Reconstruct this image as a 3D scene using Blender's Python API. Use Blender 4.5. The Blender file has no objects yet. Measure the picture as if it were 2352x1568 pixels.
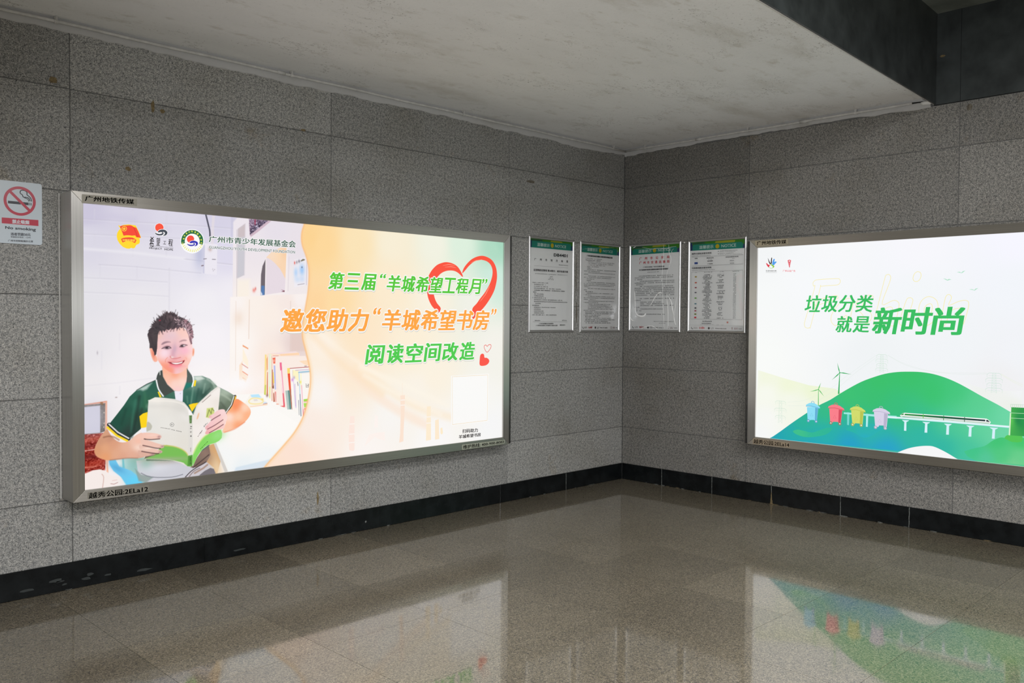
import bpy, math, random
import numpy as np
from mathutils import Matrix, Vector
from mathutils.geometry import tessellate_polygon, delaunay_2d_cdt

SC = bpy.context.scene
COL = SC.collection
random.seed(7)
RNG = np.random.default_rng(7)

# ------------------------------------------------------------------ camera, light, exposure
cam_d = bpy.data.cameras.new('camera')
cam = bpy.data.objects.new('camera', cam_d)
COL.objects.link(cam)
YAW, PITCH, ROLL = 0.790063, -0.025528, 0.0064894
f_ = Vector((math.cos(YAW) * math.cos(PITCH), math.sin(YAW) * math.cos(PITCH), math.sin(PITCH)))
r_ = Vector((math.sin(YAW), -math.cos(YAW), 0))
u_ = r_.cross(f_)
r2 = r_ * math.cos(ROLL) + u_ * math.sin(ROLL)
u2 = -r_ * math.sin(ROLL) + u_ * math.cos(ROLL)
M = Matrix((r2, u2, -f_)).transposed().to_4x4()
M.translation = Vector((-6.9294, -5.4058, 1.6))
cam.matrix_world = M
cam_d.sensor_width = 36
cam_d.lens = 30.418
cam_d.clip_start = 0.05
SC.camera = cam
SC.view_settings.view_transform = 'Standard'
SC.view_settings.look = 'None'
SC.view_settings.exposure = 0.0
SC.view_settings.gamma = 1.0
SC.view_settings.use_curve_mapping = False

world = bpy.data.worlds.new('world')
SC.world = world
world.use_nodes = True
world.node_tree.nodes['Background'].inputs[0].default_value = (1.0, 0.97, 0.93, 1)
world.node_tree.nodes['Background'].inputs[1].default_value = 0.2


LAMPS = ((-7.8, -5.4, 165), (-4.4, -5.4, 200), (-7.8, -8.0, 170), (-4.4, -8.0, 190))


def area(name, loc, aim, sx, sy, power, colour):
    d = bpy.data.lights.new(name, 'AREA')
    d.shape = 'RECTANGLE'
    d.size, d.size_y = sx, sy
    d.energy = power
    d.color = colour
    o = bpy.data.objects.new(name, d)
    COL.objects.link(o)
    o.location = loc
    o.rotation_euler = (Vector(aim) - Vector(loc)).to_track_quat('-Z', 'Y').to_euler()
    return o


# the photographer's flash, above the lens
fl = bpy.data.lights.new('flash', 'SPOT')
fl.energy = 400
fl.spot_size = math.radians(95)
fl.spot_blend = 1.0
fl.shadow_soft_size = 0.05
fl.color = (0.95, 0.98, 1.0)
flo = bpy.data.objects.new('flash', fl)
COL.objects.link(flo)
flo.location = (-6.95, -5.42, 1.75)
flo.rotation_euler = (Vector((-0.6, -0.6, 1.25)) - flo.location).to_track_quat('-Z', 'Y').to_euler()
# ceiling lamps of the passage, under the raised ceiling over the photographer
for lx, ly, lp in LAMPS:
    area('passage_light', (lx, ly, 3.86), (lx, ly, 0), 2.4, 1.1, lp, (1.0, 0.992, 0.99))

# ------------------------------------------------------------------ helpers


def P(s):
    return [tuple(float(v) for v in p.split(',')) for p in s.split()]


def tag(o, label=None, cat=None, group=None, kind=None):
    if label:
        o['label'] = label
    if cat:
        o['category'] = cat
    if group:
        o['group'] = group
    if kind:
        o['kind'] = kind
    return o


def thing(name, loc, rz, label, cat, group=None):
    o = bpy.data.objects.new(name, None)
    o.empty_display_size = 0.1
    COL.objects.link(o)
    o.location = loc
    o.rotation_euler = (0, 0, rz)
    return tag(o, label, cat, group)


class MB:
    """collects boxes, prisms and tubes for one mesh"""

    def __init__(self):
        self.v, self.f, self.m, self.a = [], [], [], []

    def add(self, vs, fs, mat=0, tone=1.0):
        b = len(self.v)
        self.v += [tuple(v) for v in vs]
        self.a += [tone] * len(vs)
        for f in fs:
            self.f.append([i + b for i in f])
            self.m.append(mat)

    def box(self, x0, x1, y0, y1, z0, z1, mat=0, tone=1.0):
        vs = [(x, y, z) for x in (x0, x1) for y in (y0, y1) for z in (z0, z1)]
        fs = [(0, 1, 3, 2), (4, 6, 7, 5), (0, 4, 5, 1), (2, 3, 7, 6), (0, 2, 6, 4), (1, 5, 7, 3)]
        self.add(vs, fs, mat, tone)

    def slab(self, x0, x1, z0, z1, yf, yb, c, mat=0, tone=1.0):
        """a cladding slab: front at yf with a chamfer c, back at yb"""
        vs = [(x0, yb, z0), (x1, yb, z0), (x1, yb, z1), (x0, yb, z1),
              (x0, yf + c, z0), (x1, yf + c, z0), (x1, yf + c, z1), (x0, yf + c, z1),
              (x0 + c, yf, z0 + c), (x1 - c, yf, z0 + c), (x1 - c, yf, z1 - c), (x0 + c, yf, z1 - c)]
        fs = [(8, 9, 10, 11), (0, 3, 2, 1)]
        for i in range(4):
            j = (i + 1) % 4
            fs += [(4 + i, 4 + j, 8 + j, 8 + i), (i, j, 4 + j, 4 + i)]
        self.add(vs, fs, mat, tone)

    def prism(self, poly, y0, y1, mat=0):
        """an (x, z) outline extruded along y"""
        n = len(poly)
        vs = [(x, y0, z) for x, z in poly] + [(x, y1, z) for x, z in poly]
        fs = [tuple(range(n)), tuple(range(2 * n - 1, n - 1, -1))]
        fs += [(i, i + n, (i + 1) % n + n, (i + 1) % n) for i in range(n)]
        self.add(vs, fs, mat)

    def tube(self, pts, r, n=10, mat=0):
        pts = [Vector(p) for p in pts]
        rr = r if isinstance(r, (list, tuple)) else [r] * len(pts)
        vs, fs = [], []
        for i, p in enumerate(pts):
            t = (pts[min(i + 1, len(pts) - 1)] - pts[max(i - 1, 0)]).normalized()
            a = t.cross(Vector((0, 0, 1)) if abs(t.z) < 0.9 else Vector((1, 0, 0))).normalized()
            b = t.cross(a)
            vs += [p + (a * math.cos(k * 2 * math.pi / n) + b * math.sin(k * 2 * math.pi / n)) * rr[i] for k in range(n)]
        for i in range(len(pts) - 1):
            for k in range(n):
                fs.append((i * n + k, i * n + (k + 1) % n, (i + 1) * n + (k + 1) % n, (i + 1) * n + k))
        fs += [tuple(range(n - 1, -1, -1)), tuple(range((len(pts) - 1) * n, len(pts) * n))]
        self.add(vs, fs, mat)

    def build(self, name, mats, parent=None, bevel=0, smooth=False, fix=True):
        me = bpy.data.meshes.new(name)
        me.from_pydata(self.v, [], self.f)
        for m in (mats if isinstance(mats, (list, tuple)) else [mats]):
            me.materials.append(m)
        me.polygons.foreach_set('material_index', self.m)
        at = me.attributes.new('tone', 'FLOAT', 'POINT')
        at.data.foreach_set('value', self.a)
        if smooth:
            me.polygons.foreach_set('use_smooth', [True] * len(me.polygons))
        me.update()
        if fix:
            import bmesh
            bm = bmesh.new()
            bm.from_mesh(me)
            bmesh.ops.recalc_face_normals(bm, faces=bm.faces)
            bm.to_mesh(me)
            bm.free()
        o = bpy.data.objects.new(name, me)
        COL.objects.link(o)
        if parent:
            o.parent = parent
        if bevel:
            b = o.modifiers.new('bevel', 'BEVEL')
            b.width = bevel
            b.segments = 3
            b.limit_method = 'ANGLE'
            b.angle_limit = math.radians(50)
        return o


# ------------------------------------------------------------------ materials
def mat_base(name):
    m = bpy.data.materials.new(name)
    m.use_nodes = True
    nt = m.node_tree
    return m, nt, nt.nodes['Principled BSDF']


def nd(nt, kind, **kw):
    n = nt.nodes.new(kind)
    for k, v in kw.items():
        setattr(n, k, v)
    return n


def ramp(nt, fac, stops, interp='LINEAR'):
    r = nd(nt, 'ShaderNodeValToRGB')
    cr = r.color_ramp
    cr.interpolation = interp
    while len(cr.elements) < len(stops):
        cr.elements.new(0.5)
    for e, (p, c) in zip(cr.elements, stops):
        e.position = p
        e.color = (c[0], c[1], c[2], 1)
    nt.links.new(fac, r.inputs[0])
    return r.outputs[0]


def mix(nt, a, b, fac, mode='MIX'):
    n = nd(nt, 'ShaderNodeMix', data_type='RGBA', blend_type=mode)
    for s, v in ((n.inputs[0], fac), (n.inputs[6], a), (n.inputs[7], b)):
        if hasattr(v, 'links'):
            nt.links.new(v, s)
        else:
            s.default_value = v
    return n.outputs[2]


def noise(nt, co, scale, detail=2, rough=0.5):
    n = nd(nt, 'ShaderNodeTexNoise')
    n.inputs['Scale'].default_value = scale
    n.inputs['Detail'].default_value = detail
    n.inputs['Roughness'].default_value = rough
    nt.links.new(co, n.inputs['Vector'])
    return n.outputs['Fac']


def voro(nt, co, scale):
    n = nd(nt, 'ShaderNodeTexVoronoi')
    n.inputs['Scale'].default_value = scale
    nt.links.new(co, n.inputs['Vector'])
    return n.outputs['Color']


def coords(nt):
    return nd(nt, 'ShaderNodeNewGeometry').outputs['Position']


def bump(nt, bs, h, strength, dist):
    b = nd(nt, 'ShaderNodeBump')
    b.inputs['Strength'].default_value = strength
    b.inputs['Distance'].default_value = dist
    nt.links.new(h, b.inputs['Height'])
    nt.links.new(b.outputs[0], bs.inputs['Normal'])


def granite_wall(name, cast):
    m, nt, bs = mat_base(name)
    co = coords(nt)
    n1 = noise(nt, co, 150, 3, 0.75)
    c = ramp(nt, n1, [(0.30, (0.05, 0.052, 0.052)), (0.41, (0.185, 0.183, 0.176)), (0.50, (0.285, 0.28, 0.268)), (0.59, (0.37, 0.365, 0.35)), (0.74, (0.53, 0.525, 0.505))])
    v = nd(nt, 'ShaderNodeSeparateColor')
    nt.links.new(voro(nt, co, 260), v.inputs[0])
    c = mix(nt, c, ramp(nt, v.outputs[0], [(0.0, (0.42, 0.43, 0.44)), (0.2, (0.86, 0.86, 0.86)), (0.6, (1.0, 1.0, 1.0)), (1.0, (1.22, 1.2, 1.17))]), 1.0, 'MULTIPLY')
    n2 = noise(nt, co, 55, 3, 0.6)
    c = mix(nt, c, ramp(nt, n2, [(0.36, (0.66, 0.67, 0.68)), (0.5, (1, 1, 1)), (0.64, (1.2, 1.18, 1.16))]), 1.0, 'MULTIPLY')
    blk = noise(nt, co, 120, 0, 0.4)
    c = mix(nt, c, (0.016, 0.018, 0.019, 1), ramp(nt, blk, [(0.735, (0, 0, 0)), (0.775, (1, 1, 1))]))
    big = noise(nt, co, 1.3, 4, 0.6)
    c = mix(nt, c, ramp(nt, big, [(0.3, (0.86, 0.84, 0.80)), (0.5, (1, 1, 1)), (0.72, (1.06, 1.06, 1.07))]), 1.0, 'MULTIPLY')
    rust = noise(nt, co, 2.6, 5, 0.7)
    c = mix(nt, c, mix(nt, c, (0.80, 0.70, 0.55, 1), 1.0, 'MULTIPLY'), ramp(nt, rust, [(0.62, (0, 0, 0)), (0.72, (0.8, 0.8, 0.8))]))
    at = nd(nt, 'ShaderNodeAttribute', attribute_name='tone')
    c = mix(nt, c, at.outputs['Color'], 1.0, 'MULTIPLY')
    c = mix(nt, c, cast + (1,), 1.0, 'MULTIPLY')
    nt.links.new(c, bs.inputs['Base Color'])
    bs.inputs['Roughness'].default_value = 0.62
    bs.inputs['Specular IOR Level'].default_value = 0.35
    bump(nt, bs, n2, 0.25, 0.002)
    return m


def granite_floor():
    m, nt, bs = mat_base('polished_brown_granite')
    co = coords(nt)
    v = nd(nt, 'ShaderNodeSeparateColor')
    nt.links.new(voro(nt, co, 210), v.inputs[0])
    grains = ramp(nt, v.outputs[0], [(0.0, (0.045, 0.042, 0.036)), (0.15, (0.088, 0.078, 0.060)), (0.4, (0.146, 0.125, 0.088)),
                                     (0.75, (0.205, 0.173, 0.120)), (1.0, (0.28, 0.245, 0.185))])
    n2 = noise(nt, co, 60, 4, 0.7)
    c = mix(nt, grains, ramp(nt, n2, [(0.3, (0.62, 0.62, 0.62)), (0.5, (1, 1, 1)), (0.72, (1.2, 1.19, 1.16))]), 1.0, 'MULTIPLY')
    big = noise(nt, co, 1.1, 4, 0.6)
    c = mix(nt, c, ramp(nt, big, [(0.3, (0.86, 0.85, 0.83)), (0.7, (1.08, 1.08, 1.08))]), 1.0, 'MULTIPLY')
    at = nd(nt, 'ShaderNodeAttribute', attribute_name='tone')
    c = mix(nt, c, at.outputs['Color'], 1.0, 'MULTIPLY')
    nt.links.new(c, bs.inputs['Base Color'])
    bs.inputs['Roughness'].default_value = 0.45
    bs.inputs['Specular IOR Level'].default_value = 0.2
    bs.inputs['Coat Weight'].default_value = 1.0
    bs.inputs['Coat IOR'].default_value = 1.6
    rr = ramp(nt, noise(nt, co, 7, 3, 0.6), [(0.3, (0.035, 0.035, 0.035)), (0.7, (0.085, 0.085, 0.085))])
    nt.links.new(rr, bs.inputs['Coat Roughness'])
    return m


def plaster(name, base, patchy=True):
    m, nt, bs = mat_base(name)
    co = coords(nt)
    mp = nd(nt, 'ShaderNodeMapping')
    mp.inputs['Scale'].default_value = (0.5, 1.0, 1.0)
    nt.links.new(co, mp.inputs[0])
    big = noise(nt, mp.outputs[0], 2.3, 6, 0.62)
    c = ramp(nt, big, [(0.28, tuple(b * k for b, k in zip(base, (0.80, 0.78, 0.74)))), (0.46, base), (0.75, tuple(min(1, b * 1.07) for b in base))])
    if patchy:
        grime = tuple(b * k for b, k in zip(base, (0.66, 0.62, 0.55))) + (1,)
        st = noise(nt, mp.outputs[0], 9, 6, 0.72)
        c = mix(nt, c, grime, ramp(nt, st, [(0.57, (0, 0, 0)), (0.72, (0.6, 0.6, 0.6))]))
        # hairline cracks and pock marks, gathered in patches
        wv = nd(nt, 'ShaderNodeTexNoise')
        wv.inputs['Scale'].default_value = 5.0
        wv.inputs['Detail'].default_value = 6
        wv.inputs['Roughness'].default_value = 0.65
        nt.links.new(mp.outputs[0], wv.inputs['Vector'])
        patch = noise(nt, co, 1.7, 3, 0.6)
        cr = nd(nt, 'ShaderNodeMath', operation='MULTIPLY')
        nt.links.new(ramp(nt, wv.outputs['Fac'], [(0.493, (0, 0, 0)), (0.5, (1, 1, 1)), (0.507, (0, 0, 0))]), cr.inputs[0])
        nt.links.new(ramp(nt, patch, [(0.52, (0, 0, 0)), (0.6, (0.6, 0.6, 0.6))]), cr.inputs[1])
        c = mix(nt, c, (0.2, 0.185, 0.16, 1), cr.outputs[0])
        sp = noise(nt, co, 55, 2, 0.5)
        pk = nd(nt, 'ShaderNodeMath', operation='MULTIPLY')
        nt.links.new(ramp(nt, sp, [(0.66, (0, 0, 0)), (0.72, (1, 1, 1))]), pk.inputs[0])
        nt.links.new(ramp(nt, patch, [(0.45, (0.1, 0.1, 0.1)), (0.62, (0.7, 0.7, 0.7))]), pk.inputs[1])
        c = mix(nt, c, (0.17, 0.16, 0.14, 1), pk.outputs[0])
    nt.links.new(c, bs.inputs['Base Color'])
    bs.inputs['Roughness'].default_value = 0.85
    bs.inputs['Specular IOR Level'].default_value = 0.2
    bump(nt, bs, noise(nt, co, 38, 5, 0.75), 0.5, 0.006)
    return m


def plain(name, base, rough=0.5, metal=0.0, spec=0.5, var=0.12, scale=30.0):
    m, nt, bs = mat_base(name)
    co = coords(nt)
    n = noise(nt, co, scale, 3, 0.6)
    c = ramp(nt, n, [(0.3, tuple(b * (1 - var) for b in base)), (0.7, tuple(min(1, b * (1 + var)) for b in base))])
    nt.links.new(c, bs.inputs['Base Color'])
    bs.inputs['Roughness'].default_value = rough
    bs.inputs['Metallic'].default_value = metal
    bs.inputs['Specular IOR Level'].default_value = spec
    return m


def brushed(name, base, rough, axis, aniso=0.0):
    """brushed metal; the grain runs along the given axis"""
    m, nt, bs = mat_base(name)
    tc = nd(nt, 'ShaderNodeTexCoord')
    mp = nd(nt, 'ShaderNodeMapping')
    s = [420.0, 420.0, 420.0]
    s[axis] = 1.5
    mp.inputs['Scale'].default_value = s
    nt.links.new(tc.outputs['Object'], mp.inputs[0])
    n = noise(nt, mp.outputs[0], 1.0, 3, 0.6)
    c = ramp(nt, n, [(0.3, tuple(b * 0.88 for b in base)), (0.7, tuple(min(1, b * 1.1) for b in base))])
    nt.links.new(c, bs.inputs['Base Color'])
    bs.inputs['Metallic'].default_value = 1.0
    bs.inputs['Roughness'].default_value = rough
    if aniso:
        tg = nd(nt, 'ShaderNodeTangent', direction_type='RADIAL', axis='Z')
        nt.links.new(tg.outputs[0], bs.inputs['Tangent'])
        bs.inputs['Anisotropic'].default_value = aniso
        bs.inputs['Anisotropic Rotation'].default_value = 0.25 if axis == 0 else 0.0
    bump(nt, bs, n, 0.05, 0.0006)
    return m


def print_mat(name, glow, rough, spec):
    m, nt, bs = mat_base(name)
    at = nd(nt, 'ShaderNodeAttribute', attribute_name='Col')
    if glow:
        bs.inputs['Base Color'].default_value = (0.004, 0.004, 0.004, 1)
        nt.links.new(at.outputs['Color'], bs.inputs['Emission Color'])
        bs.inputs['Emission Strength'].default_value = glow
    else:
        nt.links.new(at.outputs['Color'], bs.inputs['Base Color'])
    bs.inputs['Roughness'].default_value = rough
    bs.inputs['Specular IOR Level'].default_value = spec
    return m


def film_mat():
    m = bpy.data.materials.new('clear_film')
    m.use_nodes = True
    nt = m.node_tree
    nt.nodes.clear()
    out = nd(nt, 'ShaderNodeOutputMaterial')
    tr = nd(nt, 'ShaderNodeBsdfTransparent')
    gl = nd(nt, 'ShaderNodeBsdfGlossy')
    gl.inputs['Roughness'].default_value = 0.05
    fr = nd(nt, 'ShaderNodeFresnel')
    fr.inputs['IOR'].default_value = 1.45
    co = coords(nt)
    b = nd(nt, 'ShaderNodeBump')
    b.inputs['Strength'].default_value = 0.2
    b.inputs['Distance'].default_value = 0.01
    nt.links.new(noise(nt, co, 4, 1, 0.5), b.inputs['Height'])
    nt.links.new(b.outputs[0], gl.inputs['Normal'])
    nt.links.new(b.outputs[0], fr.inputs['Normal'])
    mx = nd(nt, 'ShaderNodeMixShader')
    nt.links.new(fr.outputs[0], mx.inputs[0])
    nt.links.new(tr.outputs[0], mx.inputs[1])
    nt.links.new(gl.outputs[0], mx.inputs[2])
    nt.links.new(mx.outputs[0], out.inputs[0])
    return m


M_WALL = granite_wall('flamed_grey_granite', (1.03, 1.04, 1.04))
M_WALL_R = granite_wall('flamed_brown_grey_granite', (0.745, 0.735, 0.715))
M_GROUT = plain('grey_grout', (0.15, 0.15, 0.145), 0.9, var=0.3, scale=12)
M_FLOOR = granite_floor()
M_CEIL = plaster('ceiling_plaster', (0.82, 0.82, 0.82))
M_BAND = plaster('rough_white_plaster', (0.46, 0.455, 0.45), patchy=False)
M_TRIM = plaster('slab_edge_paint', (0.60, 0.575, 0.54), patchy=False)
M_BLACK = plain('black_granite', (0.006, 0.0072, 0.0078), 0.25, spec=0.22, var=0.5, scale=9)
M_DARK = plain('dark_panel', (0.040, 0.046, 0.046), 0.4, spec=0.3, var=0.35, scale=5)
M_UPPER = plain('dark_green_paint', (0.17, 0.19, 0.165), 0.7, var=0.3, scale=3)
M_SCUFF = plain('pale_joint_filler', (0.17, 0.18, 0.17), 0.9, var=0.5, scale=60)
M_RUST = plain('rust_stain', (0.17, 0.125, 0.06), 0.9, var=0.4, scale=60)
M_GRIME = plain('dark_grime', (0.12, 0.105, 0.08), 0.9, var=0.5, scale=60)
M_PIPE = plain('painted_conduit', (0.50, 0.49, 0.47), 0.55, var=0.15, scale=20)
M_HOLE = plain('dark_hole', (0.01, 0.01, 0.01), 0.9)
M_STEEL_V = brushed('brushed_steel_upright', (0.56, 0.545, 0.515), 0.36, 2, 0.92)
M_STEEL_H = brushed('brushed_steel_level', (0.54, 0.52, 0.48), 0.36, 0, 0.75)
M_ALU_V = brushed('satin_aluminium_upright', (0.66, 0.66, 0.66), 0.40, 2)
M_ALU_H = brushed('satin_aluminium_level', (0.58, 0.57, 0.56), 0.42, 0)
M_PRINT = print_mat('backlit_print', 1.0, 0.10, 0.12)
M_PAPER = print_mat('printed_paper', 0, 0.45, 0.4)
M_LABEL = print_mat('printed_label', 0, 0.4, 0.4)
M_SIGN = print_mat('printed_sign_plate', 0, 0.22, 0.5)
M_FILM = film_mat()
M_CREASE_GLINT = plain('crease_glint_white', (0.97, 0.97, 0.96), 0.25, spec=0.8, var=0.02)  # white colour stands in for flash glints on the film creases
M_WHITE = plain('white_plastic', (0.72, 0.72, 0.70), 0.4, var=0.05)

# ------------------------------------------------------------------ flat artwork (prints, labels, signs)


def lin(c):
    c = np.clip(np.asarray(c, float) / 255.0, 0, 1)
    return np.where(c <= 0.04045, c / 12.92, ((c + 0.055) / 1.055) ** 2.4)


def smooth_pts(p, n=4, closed=True):
    """Catmull-Rom through the points"""
    p = np.array(p, float)
    out = []
    m = len(p)
    for i in range(m if closed else m - 1):
        if closed:
            a, b, c, d = p[(i - 1) % m], p[i], p[(i + 1) % m], p[(i + 2) % m]
        else:
            a, b, c, d = p[max(i - 1, 0)], p[i], p[i + 1], p[min(i + 2, m - 1)]
        for k in range(n):
            t = k / n
            out.append(0.5 * ((2 * b) + (c - a) * t + (2 * a - 5 * b + 4 * c - d) * t * t + (3 * b - a - 3 * c + d) * t ** 3))
    if not closed:
        out.append(p[-1])
    return [tuple(v) for v in out]


GLYPH = {}


def glyphs(s):
    if s not in GLYPH:
        cu = bpy.data.curves.new('text', 'FONT')
        cu.body = s
        cu.resolution_u = 2
        o = bpy.data.objects.new('text', cu)
        COL.objects.link(o)
        dg = bpy.context.evaluated_depsgraph_get()
        me = bpy.data.meshes.new_from_object(o.evaluated_get(dg))
        v = np.zeros(len(me.vertices) * 3)
        me.vertices.foreach_get('co', v)
        v = v.reshape(-1, 3)[:, :2]
        fs = [tuple(p.vertices) for p in me.polygons]
        bpy.data.objects.remove(o)
        bpy.data.curves.remove(cu)
        bpy.data.meshes.remove(me)
        v = (v - v.min(0)) / np.maximum(v.max(0) - v.min(0), 1e-6)
        GLYPH[s] = (v, fs)
    return GLYPH[s]


class Art:
    """a flat print, in millimetres from its lower left corner: painted colour grids and crisp shapes over them"""

    def __init__(self, step=0.00003, sep=0.0):
        self.grids, self.v, self.f, self.c = [], [], [], []
        self.layer, self.step, self.sep = 1, step, sep

    def grid(self, x0, x1, y0, y1, dx, dy):
        xs = np.linspace(x0, x1, max(2, int(round((x1 - x0) / dx)) + 1))
        ys = np.linspace(y0, y1, max(2, int(round((y1 - y0) / dy)) + 1))
        X, Y = np.meshgrid(xs, ys)
        self.grids.append([X, Y, np.zeros(X.shape + (3,))])

    # ---- painting into the grids (colours 0..255)
    def _blend(self, C, sl, a, col):
        sub = C[sl]
        a = a[..., None]
        C[sl] = sub * (1 - a) + np.asarray(col, float) * a

    def wash(self, pts, alpha=1.0, power=3.0, sel=None):
        """smooth colour field through (x, y, colour) points, optionally only inside a polygon"""
        for G in self.grids:
            X, Y, C = G
            w = np.zeros(X.shape)
            acc = np.zeros(C.shape)
            for (x, y), c in pts:
                k = 1.0 / (((X - x) ** 2 + (Y - y) ** 2) / 1e4 + 0.05) ** (power / 2)
                w += k
                acc += k[..., None] * np.asarray(c, float)
            acc /= w[..., None]
            a = np.full(X.shape, alpha) if sel is None else alpha * self._cov(X, Y, sel, 4.0)
            G[2] = C * (1 - a[..., None]) + acc * a[..., None]

    def _cov(self, X, Y, pts, soft):
        p = np.array(pts, float)
        d2 = np.full(X.shape, 1e12)
        ins = np.zeros(X.shape, bool)
        for i in range(len(p)):
            (x0, y0), (x1, y1) = p[i], p[(i + 1) % len(p)]
            ex, ey = x1 - x0, y1 - y0
            L = ex * ex + ey * ey + 1e-9
            t = np.clip(((X - x0) * ex + (Y - y0) * ey) / L, 0, 1)
            d2 = np.minimum(d2, (X - x0 - t * ex) ** 2 + (Y - y0 - t * ey) ** 2)
            if y0 != y1:
                ins ^= ((y0 > Y) != (y1 > Y)) & (X < (x1 - x0) * (Y - y0) / (y1 - y0) + x0)
        sd = np.sqrt(d2) * np.where(ins, -1, 1)
        return np.clip(0.5 - sd / soft, 0, 1)

    def _window(self, G, x0, x1, y0, y1):
        X, Y, C = G
        i = np.searchsorted(Y[:, 0], [y0, y1])
        j = np.searchsorted(X[0], [x0, x1])
        if i[0] >= i[1] or j[0] >= j[1]:
            return None
        return (slice(i[0], i[1]), slice(j[0], j[1]))

    def pp(self, pts, col, soft=3.5, alpha=1.0, curve=0, noise=0):
        if curve:
            pts = smooth_pts(pts, curve)
        q = np.array(pts)
        for G in self.grids:
            sl = self._window(G, q[:, 0].min() - soft, q[:, 0].max() + soft, q[:, 1].min() - soft, q[:, 1].max() + soft)
            if sl is None:
                continue
            a = self._cov(G[0][sl], G[1][sl], pts, soft) * alpha
            if noise:
                nz = RNG.normal(0, 1, a.shape)
                for ax in (0, 1):
                    nz = (nz + np.roll(nz, 1, ax) + np.roll(nz, -1, ax)) / 1.75
                sub = G[2][sl]
                G[2][sl] = sub * (1 - a[..., None]) + (np.asarray(col, float) + noise * nz[..., None]) * a[..., None]
            else:
                self._blend(G[2], sl, a, col)

    def blob(self, c, rx, ry, col, alpha=1.0, ang=0.0, sel=None):
        if isinstance(c, list):
            c = c[0]
        R = 2.2 * max(rx, ry)
        for G in self.grids:
            sl = self._window(G, c[0] - R, c[0] + R, c[1] - R, c[1] + R)
            if sl is None:
                continue
            dx, dy = G[0][sl] - c[0], G[1][sl] - c[1]
            ca, sa = math.cos(math.radians(ang)), math.sin(math.radians(ang))
            u, v = (dx * ca + dy * sa) / rx, (-dx * sa + dy * ca) / ry
            a = np.exp(-(u * u + v * v) * 1.4) * alpha
            if sel is not None:
                a = a * self._cov(G[0][sl], G[1][sl], sel, 4.0)
            self._blend(G[2], sl, a, col)

    def pl(self, pts, width, col, alpha=1.0, soft=3.0, curve=0):
        if curve:
            pts = smooth_pts(pts, curve, False)
        q = np.array(pts)
        m = width + soft
        for G in self.grids:
            sl = self._window(G, q[:, 0].min() - m, q[:, 0].max() + m, q[:, 1].min() - m, q[:, 1].max() + m)
            if sl is None:
                continue
            X, Y = G[0][sl], G[1][sl]
            d2 = np.full(X.shape, 1e12)
            for (x0, y0), (x1, y1) in zip(pts[:-1], pts[1:]):
                ex, ey = x1 - x0, y1 - y0
                t = np.clip(((X - x0) * ex + (Y - y0) * ey) / (ex * ex + ey * ey + 1e-9), 0, 1)
                d2 = np.minimum(d2, (X - x0 - t * ex) ** 2 + (Y - y0 - t * ey) ** 2)
            a = np.clip(0.5 - (np.sqrt(d2) - width / 2) / soft, 0, 1) * alpha
            self._blend(G[2], sl, a, col)

    # ---- crisp shapes
    def up(self, n=1):
        self.layer += n

    def raw(self, vs, fs, col):
        b = len(self.v)
        y = -self.layer * self.step
        self.v += [(x / 1000, y, z / 1000) for x, z in vs]
        if callable(col):
            self.c += [tuple(lin(col(x, z))) for x, z in vs]
        else:
            L = tuple(lin(col))
            self.c += [L] * len(vs)
        self.f += [tuple(i + b for i in f) for f in fs]

    def poly(self, pts, col, curve=0, up=True):
        if curve:
            pts = smooth_pts(pts, curve)
        tris = tessellate_polygon([[Vector((x, y, 0)) for x, y in pts]])
        self.raw(pts, tris, col)
        if up:
            self.up()

    def field(self, pts, col, step=25.0, curve=0):
        """a crisp outline filled with a colour field"""
        if curve:
            pts = smooth_pts(pts, curve)
        p = np.array(pts, float)
        vs = [Vector(q) for q in p]
        n = len(vs)
        xs = np.arange(p[:, 0].min() + step / 2, p[:, 0].max(), step)
        ys = np.arange(p[:, 1].min() + step / 2, p[:, 1].max(), step)
        X, Y = np.meshgrid(xs, ys)
        a = self._cov(X, Y, p, 1.0)
        for x, y in zip(X[a > 0.99], Y[a > 0.99]):
            vs.append(Vector((x, y)))
        ov, oe, of = delaunay_2d_cdt(vs, [(i, (i + 1) % n) for i in range(n)], [list(range(n))], 1, 1e-4)[:3]
        self.raw([(v.x, v.y) for v in ov], [tuple(f) for f in of], col)
        self.up()

    def line(self, pts, w, col, curve=0, closed=False, up=True):
        if curve:
            pts = smooth_pts(pts, curve, closed)
        p = [np.array(q, float) for q in pts]
        n = len(p)
        vs, fs = [], []
        for i in range(n):
            a = p[(i - 1) % n] if closed or i else p[0]
            b = p[(i + 1) % n] if closed or i < n - 1 else p[-1]
            t = b - a
            t /= np.linalg.norm(t) + 1e-9
            nn = np.array((-t[1], t[0])) * (w[i] if isinstance(w, list) else w) / 2
            vs += [tuple(p[i] + nn), tuple(p[i] - nn)]
        for i in range(n if closed else n - 1):
            j = (i + 1) % n
            fs.append((2 * i, 2 * i + 1, 2 * j + 1, 2 * j))
        self.raw(vs, fs, col)
        if up:
            self.up()

    def text(self, s, quad, col, bold=0.0, halo=0.0, halo_col=(250, 248, 245), shade=None):
        """text fitted into a quad TL TR BR BL; bold and halo thicken it by so many millimetres"""
        v, fs = glyphs(s)
        tl, tr, br, bl = [np.array(q) for q in quad]
        a, b = v[:, :1], v[:, 1:]
        p = (tl * (1 - a) + tr * a) * b + (bl * (1 - a) + br * a) * (1 - b)

        if bold:
            lo, hi = p.min(0), p.max(0)
            p = (lo + hi) / 2 + (p - (lo + hi) / 2) * np.maximum(hi - lo - 2 * bold, 0.5 * (hi - lo)) / (hi - lo)

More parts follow.
